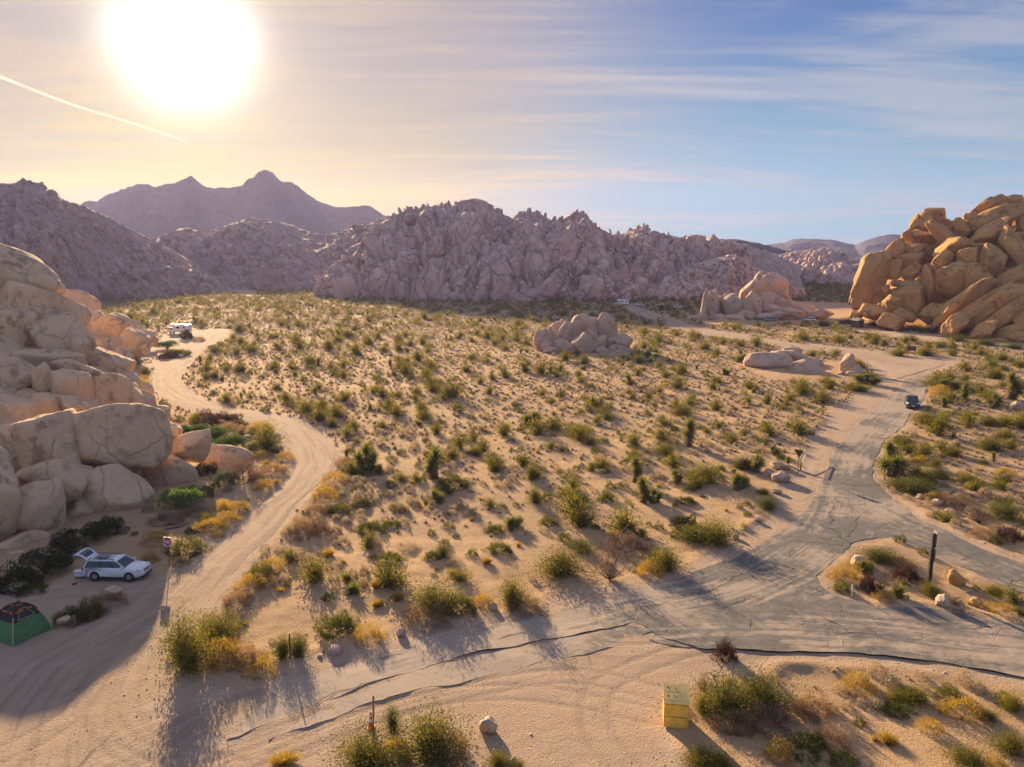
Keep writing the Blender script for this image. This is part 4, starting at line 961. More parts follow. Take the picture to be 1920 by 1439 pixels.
H_('green', 732, 984, 36, 18, 'low green shrub, right half of a pair right of the dirt road bend')
H_('green', 680, 948, 40, 24, 'round green shrub alone right of the dirt road bend')
H_('green', 634, 962, 50, 24, 'low green shrub left of the round one beside the dirt road')
H_('golddry', 607, 938, 46, 34, 'orange tipped dark shrub on the outer edge of the dirt road bend')
H_('golddry', 625, 910, 50, 28, 'tan shrub row on the verge just inside the road bend')
H_('dry', 588, 962, 40, 26, 'pale tan shrub on the verge below the orange tipped shrub')
H_('dry', 570, 1000, 52, 42, 'brown twiggy shrub on the dirt road verge, upper of two')
H_('purple', 600, 998, 46, 30, 'greyish brown shrub right of the brown verge shrub')
H_('golddry', 508, 1068, 42, 30, 'golden shrub on the verge of the dirt road, farthest of a row')
H_('green', 488, 1085, 56, 34, 'yellow green shrub on the verge of the dirt road, second of a row')
H_('golddry', 465, 1105, 50, 34, 'golden green shrub on the verge of the dirt road, third of a row')
H_('dry', 440, 1135, 46, 34, 'pale beige shrub on the verge of the dirt road, nearest of a row')
H_('dry', 500, 1100, 40, 24, 'brown shrub behind the row on the dirt road verge')
H_('green', 733, 1050, 50, 24, 'small pale green shrub above the spreading creosote')
H_('green', 812, 1048, 34, 24, 'dull green shrub, left part of a trio on the sand')
H_('creogreen', 828, 1042, 40, 30, 'taller green shrub, middle of a trio on the sand')
H_('burro', 850, 1058, 34, 18, 'pale grey shrub, lower right of a trio on the sand')
H_('green', 938, 1036, 50, 22, 'low even green shrub on open sand left of the big olive creosote')
H_('tuft', 912, 1058, 26, 18, 'orange tuft below the low even green shrub')
H_('burro', 768, 1028, 40, 18, 'pale brown shrub above the trio on the sand')
H_('tuft', 615, 1042, 30, 22, 'lone brown tuft on bare sand right of the verge shrubs')
H_('burro', 834, 963, 22, 14, 'very pale little shrub on the open sand')
H_('burro', 882, 965, 28, 16, 'tan little shrub right of the very pale one')
H_('yuccatall', 818, 900, 24, 56, 'tall dark shaggy yucca trunk behind the rounded olive shrub')
H_('yucca', 812, 862, 32, 34, 'shaggy yucca just behind the tall dark one')
H_('yucca', 688, 880, 40, 52, 'large yucca with a crooked trunk near the road bend')
H_('green', 692, 892, 60, 26, 'dark green shrub under the crooked yucca')
H_('dry', 645, 875, 30, 24, 'brown shrub left of the crooked yucca')
H_('yuccatall', 1190, 905, 26, 48, 'leaning tall yucca stem above the two headed yucca')
H_('yuccatall', 1205, 940, 28, 46, 'dark bent yucca trunk, left of a touching pair')
H_('yucca', 1226, 942, 28, 32, 'shorter bushy yucca, right of a touching pair')
H_('creosote', 1325, 906, 72, 48, 'wide feathery creosote on the right part of the flat')
H_('yucca', 1385, 922, 40, 42, 'dark dense yucca clump left of the road boulders')
H_('yucca', 1418, 886, 48, 46, 'spiky dark yucca clump left of the triangular sign')
H_('yuccatall', 1291, 840, 24, 52, 'tree like yucca with a thick trunk on the right part of the flat')
H_('creosote', 1252, 856, 50, 32, 'olive creosote left of the tree like yucca')
H_('creogreen', 1440, 956, 44, 34, 'dark green shrub on the road edge below the boulders')
H_('creosote', 1436, 930, 26, 18, 'little yellow shrub behind the dark road edge shrub')
H_('yucca', 1002, 797, 34, 36, 'many trunked yucca clump in the middle distance')
H_('creosote', 1082, 820, 52, 34, 'rounded olive creosote in the middle distance')
H_('creosote', 1278, 780, 54, 30, 'dense olive creosote in front of the low domes')
H_('green', 1137, 940, 36, 22, 'small green shrub with a white cushion on the open sand')
H_('green', 1290, 945, 34, 18, 'small lime shrub right of the touching yucca pair')
H_('green', 1092, 942, 26, 16, 'little lime shrub left of the touching yucca pair')
H_('creosote', 1003, 945, 34, 38, 'pale open branched creosote standing alone on the sand')
H_('creosote', 995, 902, 24, 30, 'thin pale little creosote behind the lone pale one')
# by the boulder pile and the dirt road
H_('bright', 328, 958, 82, 42, 'vivid lime green bush at the foot of the boulder pile')
H_('bright', 355, 945, 30, 34, 'vivid green bush right behind the lime green bush')
H_('bluegreen', 416, 912, 46, 38, 'grey green bush beside the flat boulder')
H_('purple', 452, 905, 56, 54, 'mauve brown twiggy bush right of the grey green bush')
H_('round', 334, 822, 38, 30, 'rounded green bush, leftmost of four behind the capsule boulder')
H_('round', 367, 818, 40, 24, 'rounded green bush, second of four behind the capsule boulder')
H_('round', 404, 828, 50, 32, 'rounded green bush, third of four behind the capsule boulder')
H_('round', 432, 846, 56, 32, 'rounded green bush, rightmost of four behind the capsule boulder')
H_('redbrown', 416, 796, 66, 32, 'dark reddish brown bush below the upper dirt road')
H_('redbrown', 380, 790, 38, 26, 'dark brown bush left of the reddish brown one')
H_('dry', 434, 815, 50, 28, 'light brown shrub above the rounded green bushes')
H_('golddry', 487, 808, 40, 22, 'orange topped shrub inside the road curve')
H_('green', 482, 845, 50, 22, 'mixed olive shrub inside the road curve')
H_('golddry', 490, 858, 30, 16, 'yellow shrub inside the road curve')
H_('green', 512, 850, 26, 16, 'olive shrub right of the yellow one inside the road curve')
H_('golddry', 535, 863, 30, 20, 'yellow topped shrub at the inner edge of the road bend')
H_('dry', 510, 890, 50, 24, 'tan fluffy shrub at the inner edge of the road bend')
H_('dry', 480, 905, 36, 22, 'pinkish shrub left of the tan fluffy one')
H_('golddry', 492, 920, 34, 20, 'small yellow green shrub on the sand inside the road bend')
H_('golddry', 417, 958, 32, 28, 'orange shrub with green base beside the dirt road')
H_('golddry', 443, 962, 46, 28, 'bright yellow shrub beside the dirt road')
H_('golddry', 425, 984, 44, 26, 'rusty orange shrub beside the dirt road')
H_('golddry', 392, 996, 60, 28, 'long orange shrub beside the dirt road, above the red sign')
H_('green', 358, 1000, 26, 14, 'small olive shrub left of the long orange one')
H_('golddry', 407, 1008, 26, 14, 'little gold shrub under the long orange one')
H_('golddry', 292, 1022, 46, 28, 'golden shrub left of the do not enter sign')
H_('green', 346, 1042, 76, 36, 'wide yellow green shrub right behind the do not enter sign')
H_('dry', 338, 1060, 28, 18, 'small pinkish shrub at the foot of the do not enter sign')
H_('golddry', 280, 1056, 32, 26, 'golden shrub in front of the white wagon bonnet')
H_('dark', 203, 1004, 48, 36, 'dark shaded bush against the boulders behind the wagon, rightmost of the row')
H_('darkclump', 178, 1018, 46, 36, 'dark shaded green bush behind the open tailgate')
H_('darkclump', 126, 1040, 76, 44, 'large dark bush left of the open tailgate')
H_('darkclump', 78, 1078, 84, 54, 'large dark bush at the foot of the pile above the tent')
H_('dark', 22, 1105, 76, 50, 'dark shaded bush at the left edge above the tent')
H_('green', 52, 1112, 56, 22, 'low dull green shrub in the shade above the tent')
H_('purple', 312, 985, 56, 24, 'dull brown shrub in the shade right of the pile')
H_('dry', 360, 968, 50, 20, 'dull tan shrub under the vivid green bush')
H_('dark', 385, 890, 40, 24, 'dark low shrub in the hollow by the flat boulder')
H_('green', 130, 1168, 66, 32, 'brown green shrub beside the tent and the wooden stump')
H_('green', 165, 1160, 60, 42, 'taller brown green shrub in front of the wagon')
H_('dry', 205, 1135, 50, 32, 'grey dry shrub in front of the wagon')
H_('green', 330, 668, 50, 20, 'green bush strip left of the upper dirt road')
H_('round', 312, 655, 36, 18, 'bright green bush by the camper clearing')
H_('redbrown', 312, 672, 40, 18, 'dark brown bush behind the picnic table')
H_('dark', 350, 636, 20, 20, 'small dark tree like shrub beside the camper')
H_('dry', 372, 640, 22, 12, 'brown shrub at the road end right of the camper')
H_('golddry', 265, 722, 34, 20, 'yellow shrub left of the road curve under the pile')
H_('creosote', 400, 662, 36, 18, 'olive creosote at the upper right edge of the dirt road')
# traffic island
H_('creogreen', 1652, 1055, 66, 36, 'olive shrub in the traffic island behind the pale boulder')
H_('golddry', 1588, 1088, 56, 36, 'rusty orange shrub at the left tip of the traffic island')
H_('redbrown', 1628, 1110, 34, 42, 'dark brown shrub in the middle of the traffic island')
H_('redbrown', 1702, 1088, 60, 42, 'dark brown shrub at the right of the traffic island')
H_('dry', 1690, 1060, 44, 24, 'tan twiggy shrub behind the dark one in the traffic island')
H_('bare', 1655, 1108, 56, 34, 'bare grey twigs in the centre of the traffic island')
H_('yuccalow', 1682, 1122, 34, 36, 'green spiky plant at the front of the traffic island')
H_('golddry', 1660, 1128, 36, 20, 'golden shrub at the front of the traffic island')
H_('green', 1580, 1110, 34, 20, 'low green shrub at the left front of the traffic island')
H_('creosote', 1744, 1118, 40, 36, 'yellow green shrub at the foot of the tall dark pole')
H_('creosote', 1870, 1112, 38, 26, 'small green shrub on the sand right of the leaning brown rock')
H_('golddry', 1885, 1148, 66, 20, 'flat golden shrub strip right of the small brown rock')
H_('creogreen', 1915, 1152, 30, 18, 'green shrub at the right edge past the golden strip')
# lower right
H_('creogreen', 1365, 1345, 104, 96, 'big dark olive bush right of the yellow bin')
H_('creogreen', 1436, 1335, 104, 92, 'big olive bush, right part of the mass beside the yellow bin')
H_('creosote', 1318, 1338, 44, 46, 'vivid green creosote touching the yellow bin')
H_('bare', 1322, 1300, 44, 36, 'grey bare twigs behind the yellow bin')
H_('dry', 1380, 1372, 76, 44, 'brown dry shrub below the big dark olive bush')
H_('purple', 1442, 1370, 76, 56, 'mauve brown shrub right of the brown dry one')
H_('purple', 1500, 1345, 60, 44, 'mauve shrub in the hollow right of the olive bushes')
H_('dry', 1532, 1338, 64, 50, 'beige fluffy shrub at the right end of the bush mass')
H_('redbrown', 1363, 1238, 42, 38, 'dark red brown dead crown standing at the edge of the paved road')
H_('creosote', 1316, 1438, 64, 44, 'yellow green bush at the bottom edge below the yellow bin')
H_('creosote', 1352, 1446, 44, 40, 'small yellow bush at the bottom edge right of the first')
H_('golddry', 1462, 1430, 54, 46, 'yellowish brown bush at the bottom edge')
H_('green', 1530, 1400, 44, 30, 'dull olive bush in the lower right shade')
H_('dry', 1568, 1400, 66, 44, 'pale twiggy bush in the lower right')
H_('green', 1583, 1438, 56, 26, 'cushion of pale olive twigs at the bottom edge')
H_('golddry', 1612, 1295, 60, 40, 'golden shrub below the black asphalt edge, leftmost')
H_('creosote', 1722, 1318, 62, 42, 'vivid green shrub below the asphalt edge')
H_('creosote', 1685, 1312, 40, 24, 'yellowish shrub left of the vivid green one')
H_('green', 1680, 1334, 54, 22, 'low dull green shrub in front of the yellowish one')
H_('green', 1782, 1310, 44, 26, 'green gold shrub right of the vivid green one')
H_('golddry', 1812, 1345, 76, 40, 'gold shrub with a dark base in the lower right')
H_('creogreen', 1856, 1352, 40, 24, 'dark green shrub right of the gold shrub')
H_('creosote', 1902, 1335, 50, 44, 'green bush at the right edge below the asphalt')
H_('golddry', 1747, 1372, 40, 28, 'small pale gold shrub in the lower right shade streaks')
H_('tuft', 1668, 1392, 40, 28, 'pale orange tuft in the lower right')
H_('creosote', 1825, 1440, 84, 40, 'green yellow bush at the bottom edge, right part')
H_('creosote', 1900, 1412, 66, 50, 'dense olive bush in the bottom right corner')
H_('golddry', 1870, 1442, 40, 26, 'orange bush in the bottom right corner')
H_('creosote', 808, 1436, 128, 118, 'large yellow green creosote at the bottom centre')
H_('dry', 838, 1428, 70, 70, 'brown twiggy mass on the right of the bottom creosote')
H_('creosote', 683, 1442, 128, 80, 'wide low creosote around the traffic cone')
H_('creogreen', 735, 1375, 30, 60, 'slim green sapling between the cone and the large creosote')
H_('golddry', 742, 1425, 56, 50, 'orange dry shrub between the two bottom creosotes')
H_('creosote', 935, 1442, 48, 42, 'small green bush at the bottom edge below the grey boulder')
H_('creosote', 972, 1446, 34, 26, 'tiny green bush beside the small bottom rock')
H_('tuft', 530, 1436, 60, 26, 'yellow grass tuft at the bottom edge left of the cone')
# right of the paved road
H_('yucca', 1682, 893, 62, 62, 'big dark yucca mass on the right verge of the paved road')
H_('yuccatall', 1668, 880, 30, 54, 'tall yucca stem at the left of the big yucca mass')
H_('creogreen', 1692, 918, 56, 32, 'green bush under the big yucca mass')
H_('creogreen', 1722, 928, 66, 44, 'wide dark green bush on the right verge')
H_('creosote', 1738, 905, 50, 26, 'yellow flowered bush behind the wide dark green one')
H_('creosote', 1738, 795, 60, 32, 'large feathery creosote just below the parked pickup')
H_('creosote', 1700, 835, 50, 28, 'olive and gold bush on the right verge')
H_('golddry', 1724, 868, 26, 20, 'bright gold tuft right of the big yucca mass')
H_('creogreen', 1765, 895, 44, 28, 'olive shrub on the sandy slope right of the verge')
H_('creosote', 1790, 855, 50, 26, 'olive shrub on the sand above the gold tuft')
H_('creosote', 1862, 845, 60, 36, 'wide dark olive creosote at the right of the slope')
H_('creosote', 1855, 798, 40, 30, 'lime green creosote on the right slope')
H_('golddry', 1768, 935, 32, 16, 'pale gold tuft row on the right slope')
H_('golddry', 1808, 940, 30, 14, 'straw coloured tuft on the right slope')
H_('golddry', 1750, 940, 26, 22, 'orange shrub above the verge boulders')
H_('purple', 1795, 955, 50, 28, 'grey brown twiggy shrub above the verge boulders')
H_('bare', 1840, 985, 66, 36, 'sprawling bare grey branches on the right verge')
H_('creogreen', 1890, 975, 66, 48, 'green bush behind the sprawling bare branches')
H_('redbrown', 1895, 1015, 50, 32, 'dark brown bush at the right edge')
H_('dry', 1850, 1010, 50, 24, 'tan twiggy shrub beside the dark brown bush')
H_('creosote', 1815, 905, 50, 24, 'low olive shrub in the middle of the right slope')
H_('golddry', 1888, 892, 32, 20, 'yellow tuft near the right edge')
H_('yuccatall', 1812, 755, 24, 36, 'green headed yucca right of the parked pickup')
H_('yuccatall', 1896, 750, 30, 50, 'dark tall yucca near the right edge')
H_('creosote', 1762, 725, 60, 30, 'pale tall creosote at the junction corner')
H_('yucca', 1775, 732, 50, 30, 'yucca thicket beside the junction corner creosote')
H_('golddry', 1765, 745, 44, 26, 'pale gold shrub below the junction yuccas')
H_('creosote', 1686, 668, 36, 18, 'round lime creosote left of the brown sign')
H_('creosote', 1738, 668, 44, 24, 'round lime creosote right of the brown sign')
H_('yucca', 1626, 722, 44, 30, 'dark yucca clump at the road bend right of the pointed block')
H_('creosote', 1610, 735, 46, 24, 'lime creosote at the road bend')
for i, (x, y, w) in enumerate([(1545,612,36),(1590,608,34),(1640,612,30),(1680,618,50),(1720,620,44),(1760,625,50),(1800,640,44),(1850,648,46),(1905,655,40)]):
    H_('creogreen', x, y, w, 17, ['green bush left of the toilet hut by the orange outcrop', 'green bush touching the left of the toilet hut by the outcrop', 'green bush right of the toilet hut by the outcrop', 'green bush below the round boulders of the orange outcrop', 'wide green bush at the foot of the orange outcrop', 'large green bush at the foot of the orange outcrop, middle of the row', 'green bush where the orange ribs reach the ground', 'dark bush below the lowest orange ribs', 'green bush at the right edge below the orange outcrop'][i])

# --- random plants of the flat
FOOT = [world(p) for p in ([(-600,1080),(0,1075),(70,1045),(140,1012),(240,985),(300,935),(440,885),(455,865),(420,835),(330,800),(310,790),(290,740),(262,700),(240,690),(250,676),(292,652),(285,630),(200,604),(100,580),(-600,640)],
    [(1595,600),(1640,614),(1760,628),(1850,648),(1960,668),(2300,690),(2500,560),(1700,520),(1610,560)], [(998,645),(1030,666),(1185,666),(1190,645),(1100,618)],
    [(1288,598),(1330,612),(1440,608),(1600,606),(1640,570),(1400,562)], [(1395,688),(1440,714),(1560,718),(1622,714),(1628,694),(1500,668)],
    [(0,1240),(0,1060),(300,1000),(420,1000),(480,960),(520,900),(440,1000),(300,1110),(150,1190)])]
def hillY(px):
    y = np.where(px < 450, np.interp(px, [-420, -100, 0, 80, 140, 200, 300, 450], [250, 280, 300, 330, 372, 410, 440, 480]), 0)
    y = np.where((px >= 450) & (px < 598), 500, y)
    rb = np.interp(px, [598, 640, 700, 800, 1000, 1100, 1200, 1300, 1400, 1500], [440, 428, 418, 408, 398, 402, 412, 415, 402, 422])
    y = np.where((px >= 598) & (px < 1510), rb, y)
    y = np.where(px >= 1510, 620, y)
    return y + 3
def allowed(P, margin, hm=1.0):
    px, _ = proj(P[:, 0], P[:, 1], 0 * P[:, 0])
    ok = (packsd(P) < -margin) & (P[:, 1] < hillY(px)) & (np.abs(px - 960) < 1040)
    for f in FOOT: ok &= sdist(P, f) < -.2
    hp = np.array(HP)
    for x, y, r_ in HP: ok &= ((P[:, 0] - x) ** 2 + (P[:, 1] - y) ** 2) > (r_ * .7 * hm + margin * .3) ** 2
    return ok
def populate(density, seed, margin, ymin=38, dens_f=None):
    """jittered grid over the wedge of ground the picture can see"""
    r = np.random.RandomState(seed); c = 1 / math.sqrt(density); out = []
    ys = np.arange(ymin, 660, c)
    for y in ys:
        w = .74 * y + 6; xs = np.arange(-w, w, c); out.append(np.column_stack([xs, np.full(len(xs), y)]))
    P = np.concatenate(out) + 0; P += r.uniform(-.9, .9, P.shape) * c
    keep = r.uniform(0, 1, len(P)) < np.clip(.70 + 1.15 * fbm(P[:, 0] / 15, P[:, 1] / 15, o=3, seed=seed) + (dens_f(P) if dens_f else 0), 0, 1)
    P = P[keep]; return P[allowed(P, margin)]
LAND = [(gp(1090, 660), 'the middle outcrop'), (gp(1480, 708), 'the low granite domes'), (gp(1390, 604), 'the jagged granite fins'), (gp(900, 560), 'the foot of the long ridge'), (gp(1710, 765), 'the parked dark pickup'), (gp(337, 626), 'the camper'), (gp(1496, 885), 'the triangular sign'),
        (gp(850, 930), 'the tall dark yucca'), (gp(1055, 1078), 'the big olive creosote'), (gp(1345, 1022), 'the bright creosote by the road'), (gp(600, 800), 'the dirt road bend'), (gp(1740, 1100), 'the tall dark pole'), (gp(1270, 1365), 'the yellow bin'), (gp(660, 1100), 'the yucca pair'), (gp(812, 1150), 'the spreading creosote'), (gp(1700, 600), 'the orange outcrop'), (gp(500, 600), 'the far left of the flat'), (gp(1850, 850), 'the right slope')]
LAND += [(gp(*p), n) for p, n in [((315,1240), 'the tall corner creosote'), ((545,1237), 'the thin black post'), ((750,1192), 'the pale rounded verge rock'), ((957,1140), 'the upright verge creosote'), ((1145,1092), 'the bare shrub'), ((690,994), 'the green pair by the bend'), ((938,1036), 'the low even green shrub'), ((960,992), 'the broad yucca clump'),
    ((1205,940), 'the touching yucca pair'), ((1290,840), 'the tree like yucca'), ((1385,922), 'the dark yucca clump'), ((1325,906), 'the wide feathery creosote'), ((1002,797), 'the many trunked yucca'), ((1082,820), 'the rounded olive creosote'), ((1278,780), 'the dense olive creosote'), ((688,880), 'the crooked yucca'), ((860,780), 'the centre of the flat'),
    ((640,700), 'the left part of the flat'), ((750,620), 'the back of the flat'), ((950,690), 'the middle back of the flat'), ((1250,680), 'the gap between the outcrops'), ((1626,722), 'the yuccas at the road bend'), ((1560,662), 'the gravel road curve'), ((1240,582), 'the far toilet hut'), ((1166,573), 'the small far camper'), ((656,551), 'the far left camper'), ((1607,614), 'the near toilet hut'),
    ((1708,667), 'the brown sign'), ((1762,725), 'the junction corner'), ((1812,755), 'the green headed yucca'), ((1896,750), 'the right edge yucca'), ((1862,845), 'the wide dark creosote'), ((1795,955), 'the verge boulders'), ((1890,975), 'the bare sprawling branches'), ((1611,1270), 'the black asphalt edge'), ((1722,1318), 'the vivid green shrub'), ((1568,1400), 'the pale twiggy bush'), ((1825,1430), 'the bottom right bushes'),
    ((1540,530), 'the small boulder knoll'), ((400,662), 'the upper dirt road'), ((430,570), 'the far sandy patch'), ((360,740), 'the upper road curve')]]
LAND = [l for l in LAND if not l[1].startswith('the foot of')] + [(gp(800, 566), 'the foot of the ridge')]
ORD = 'nearest,second,third,fourth,fifth,sixth,seventh,eighth,ninth,tenth,eleventh,twelfth,thirteenth,fourteenth,fifteenth,sixteenth,seventeenth,eighteenth,nineteenth,twentieth'.split(',')
ORD += ['twenty ' + o_ for o_ in 'first,second,third,fourth,fifth,sixth,seventh,eighth,ninth'.split(',')] + ['thirtieth']
def where(x, y):
    b = min(LAND, key=lambda l: (l[0].x - x) ** 2 + (l[0].y - y) ** 2)
    dx, dy = x - b[0].x, y - b[0].y
    s = ('right of' if dx > 0 else 'left of') if abs(dx) > abs(dy) else ('behind' if dy > 0 else 'in front of')
    return s + ' ' + b[1], math.hypot(dx, dy)
def plants(name, cat, P, size, hr, protos, low, n_ind, desc, group, seed, mat):
    r = np.random.RandomState(seed); n = len(P)
    S = r.uniform(size[0], size[1], n) * (1 + .25 * r.normal(size=n)).clip(.5, 1.6); Z = gz(P[:, 0], P[:, 1]) - .02
    show = S / P[:, 1]; px, py = proj(P[:, 0], P[:, 1], Z)
    show = np.where((px > 0) & (px < 1920) & (py < 1439), show, show * .01)
    order = np.argsort(-show)
    place = {}
    for i in order[:n_ind]:
        me = protos[r.randint(len(protos))]
        o = link(name, me, loc=(P[i, 0], P[i, 1], Z[i])); o.rotation_euler = (0, 0, r.uniform(0, 6.28))
        o.scale = (S[i], S[i] * r.uniform(.8, 1.1), S[i] * hr * r.uniform(.8, 1.2))
        w_, d_ = where(P[i, 0], P[i, 1]); place.setdefault(w_, []).append((d_, o)); o['category'] = cat; o['group'] = group
    for w_, l_ in place.items():
        l_.sort(key=lambda t: t[0])
        for k_, (_, o) in enumerate(l_): o['label'] = (ORD[k_] + ' ' if k_ < 30 else 'farther ') + desc + ' ' + w_
    VV, FF, off = [], [], 0
    for i in order[n_ind:]:
        lod = low[0] if P[i, 1] < 135 else low[-1]
        V, F = lod[r.randint(len(lod))]; a = r.uniform(0, 6.28); c, s = math.cos(a) * S[i], math.sin(a) * S[i]
        W = np.empty_like(V); W[:, 0] = V[:, 0] * c - V[:, 1] * s + P[i, 0]; W[:, 1] = V[:, 0] * s + V[:, 1] * c + P[i, 1]; W[:, 2] = V[:, 2] * S[i] * hr * (.8 + .4 * ((i * 7919) % 97) / 97) + Z[i]
        VV.append(W); FF.append(F + off); off += len(V)
    if VV:
        o = link(name + '_field', mesh_np(name + '_field', np.concatenate(VV), np.concatenate(FF), MAT[mat]))
        tag(o, 'all the more distant ' + group, cat, kind='stuff')
    print(name, n, off // 3)
def both(a): return merge([a[0], a[1]])
def blob(seed, w=.5, h=.5, sub=1):
    V, F = ICO[sub]; keep = V[:, 2] > -.5; r = np.random.RandomState(seed)
    P = V * (1 + r.uniform(-.16, .16, (len(V), 1))) * [w / 2, w / 2, h]; P[:, 2] = np.maximum(P[:, 2], -.02)
    F = F[V[F].mean(1)[:, 2] > -.35]; return P, F
def lowdome(seed, n, L, W): return merge([blob(seed), dome(seed, 1.0, 1.0, n, L, W, .3, .7)[1]])
burro_p = [pm('burro_shrub', dome(500 + k, 1.0, 1.0, 520, .17, .035, .3, .5)[1], 'burro') for k in range(5)]
P = populate(.66, 901, .3, 40, lambda P: np.where(P[:, 1] < 80, -.26, np.where(P[:, 1] < 105, -.12, .14)))
plants('burro_shrub', 'shrub', P, (.55, 1.15), .60, burro_p, [[lowdome(510 + k, 46, .2, .09) for k in range(5)], [merge([(blob(520 + k)[0], blob(520 + k)[1]), dome(520 + k, .9, 1.0, 11, .30, .16, .3, .6)[1]]) for k in range(5)]], 300,
       'small grey cushion shrub', 'small grey cushion shrubs on the flat', 1, 'burro')
gold_p = [pm('grass_tuft', tuft(530 + k, 1.0, .9, 160, .03), 'gold') for k in range(4)]
P = populate(.045, 902, .2, 31, lambda P: np.where(P[:, 1] < 110, .1, -.2) + np.where((P[:, 0] > 8) & (P[:, 1] < 50), .6, 0))
plants('grass_tuft', 'grass tuft', P, (.35, .75), .7, gold_p, [[tuft(540 + k, 1.0, .9, 34, .07) for k in range(4)], [tuft(550 + k, 1.0, .9, 14, .12) for k in range(3)]], 220,
       'little straw grass tuft', 'dry grass tufts on the flat', 2, 'gold')
green_p = [pm('green_shrub', dome(560 + k, 1.0, 1.0, 620, .17, .04, .45, .45)[1], 'green') for k in range(4)]
P = populate(.062, 903, .7, 31, lambda P: np.where(P[:, 0] > .33 * P[:, 1], .35, 0) - np.where((P[:, 1] < 62) & (P[:, 0] < 8), .5, 0) + np.where((P[:, 1] < 60) & (P[:, 0] > 8), .35, 0))
plants('green_shrub', 'shrub', P, (.7, 1.5), .55, green_p, [[lowdome(570 + k, 46, .2, .08) for k in range(4)], [lowdome(580 + k, 14, .24, .13) for k in range(3)]], 200,
       'low olive shrub', 'low olive shrubs on the flat', 3, 'green')
creo_p = [pm('creosote_bush', both(creosote(600 + k, 1.0, .72, 1500, .055, 16)), 'creosote') for k in range(6)]
P = populate(.040, 904, 1.0, 58, lambda P: np.where(P[:, 1] > 200, .15, 0) + np.where(P[:, 1] > 330, .4, 0) + np.where(P[:, 0] > .36 * P[:, 1], .5, 0) - np.where((P[:, 1] < 95) & (P[:, 0] < 25), .45, 0))
plants('creosote_bush', 'bush', P, (1.7, 3.4), .95, creo_p, [[both(creosote(610 + k, 1.0, .62, 170, .13, 8)) for k in range(5)], [creosote(620 + k, 1.0, .58, 64, .20, 8)[1] for k in range(5)]], 300,
       'feathery creosote bush', 'creosote bushes across the flat', 4, 'creosote')
def y1(seed, h, heads):
    t, g, s = yucca(seed, h, heads, 40, .42, .35); return t, g, s
yp = []
for k in range(5):
    t, g, s = yucca(640 + k, [.9, .5, .4, .7, .3][k], [2, 4, 3, 3, 2][k], 120, .6, .45)
    V, F = merge([t, s, g]); me = mesh_np('yucca', V, F, [MAT['skirt'], MAT['yucca']], midx=np.r_[np.zeros(len(t[1]) + len(s[1])), np.ones(len(g[1]))].astype(int)); yp.append(me)
ylow = []
for k in range(5):
    t, g, s = yucca(650 + k, [.8, .5, .4, .7, .6][k], [2, 4, 3, 3, 2][k], 26, .7, .45); ylow.append(merge([g, (s[0][:36], s[1][:12]), t]))
P = populate(.007, 905, 1.0, 70)
plants('yucca', 'yucca', P, (.8, 1.35), 1.0, yp, [ylow, ylow], 240, 'dark spiky yucca', 'yuccas on the flat', 5, 'yucca')

# loose stones along the verges
r = np.random.RandomState(33)
n = 34000; Pg = np.column_stack([r.uniform(-34, 48, n), r.uniform(30, 100, n) ** 1.0]); sd = packsd(Pg); kp = (r.uniform(0, 1, n) < np.exp(-((sd + .5) / 1.1) ** 2) * .8 + .07) & (sd < 6)
Pg = Pg[kp]; Sg = r.uniform(.015, .055, len(Pg)) * (1 + (r.uniform(0, 1, len(Pg)) > .97)); Zg = gz(Pg[:, 0], Pg[:, 1]); V1, F1 = ICO[1]
VV = (V1[None] * (1 + r.uniform(-.25, .25, (len(Pg), len(V1), 1))) * Sg[:, None, None] * np.array([1, 1, .7]) + np.column_stack([Pg, Zg])[:, None, :]).reshape(-1, 3)
FF = (F1[None] + (np.arange(len(Pg)) * len(V1))[:, None, None]).reshape(-1, 3)
tag(link('gravel', mesh_np('gravel', VV, FF, MAT['rock_mid'])), 'loose stones scattered along the road verges', kind='stuff')
# ------------------------------------------------------------------ built things
MAT['white_paint'] = plain('white_car_paint', (.74, .76, .80), .25, spec=.5, wear=.03)
MAT['black_trim'] = plain('black_plastic', (.02, .02, .022), .55)
a_ = M('tinted_glass'); MAT['glass'] = a_.done((.015, .03, .04), .06, spec=.8)
MAT['tyre'] = plain('tyre_rubber', (.025, .025, .027), .85); MAT['alloy'] = plain('alloy_wheel', (.45, .46, .48), .35, metal=.7)
MAT['lamp'] = plain('headlamp_glass', (.55, .6, .65), .12, spec=.8); MAT['tail'] = plain('red_tail_lamp', (.35, .02, .02), .3)
MAT['grey_plastic'] = plain('grey_plastic', (.16, .17, .18), .5); MAT['dark_paint'] = plain('dark_blue_car_paint', (.018, .03, .045), .25, spec=.6)
MAT['blue_paint'] = plain('blue_car_paint', (.05, .16, .36), .3, spec=.5); MAT['teal_paint'] = plain('pale_teal_car_paint', (.22, .38, .40), .3, spec=.5)
MAT['yellow'] = plain('yellow_painted_steel', (.88, .53, .08), .5, wear=.14, scale=2.5); MAT['yellow_top'] = plain('pale_yellow_paint', (.88, .62, .22), .95, wear=.12, scale=2.5, spec=.05); MAT['steel'] = plain('dull_steel', (.45, .45, .43), .4, metal=.6)  # yellow_top is a paler yellow than the cabinet
MAT['red'] = plain('sign_red', (.55, .02, .03), .5, wear=.04); MAT['sign_white'] = plain('sign_white', (.80, .80, .80), .5, wear=.04)
MAT['rust'] = plain('rusty_brown_metal', (.14, .06, .035), .8, wear=.25); MAT['wood'] = plain('weathered_wood', (.26, .17, .11), .9, wear=.3, scale=14)
MAT['darkwood'] = plain('dark_creosoted_wood', (.045, .032, .026), .9, wear=.3, scale=12); MAT['brownsign'] = plain('brown_sign_board', (.13, .045, .03), .7)
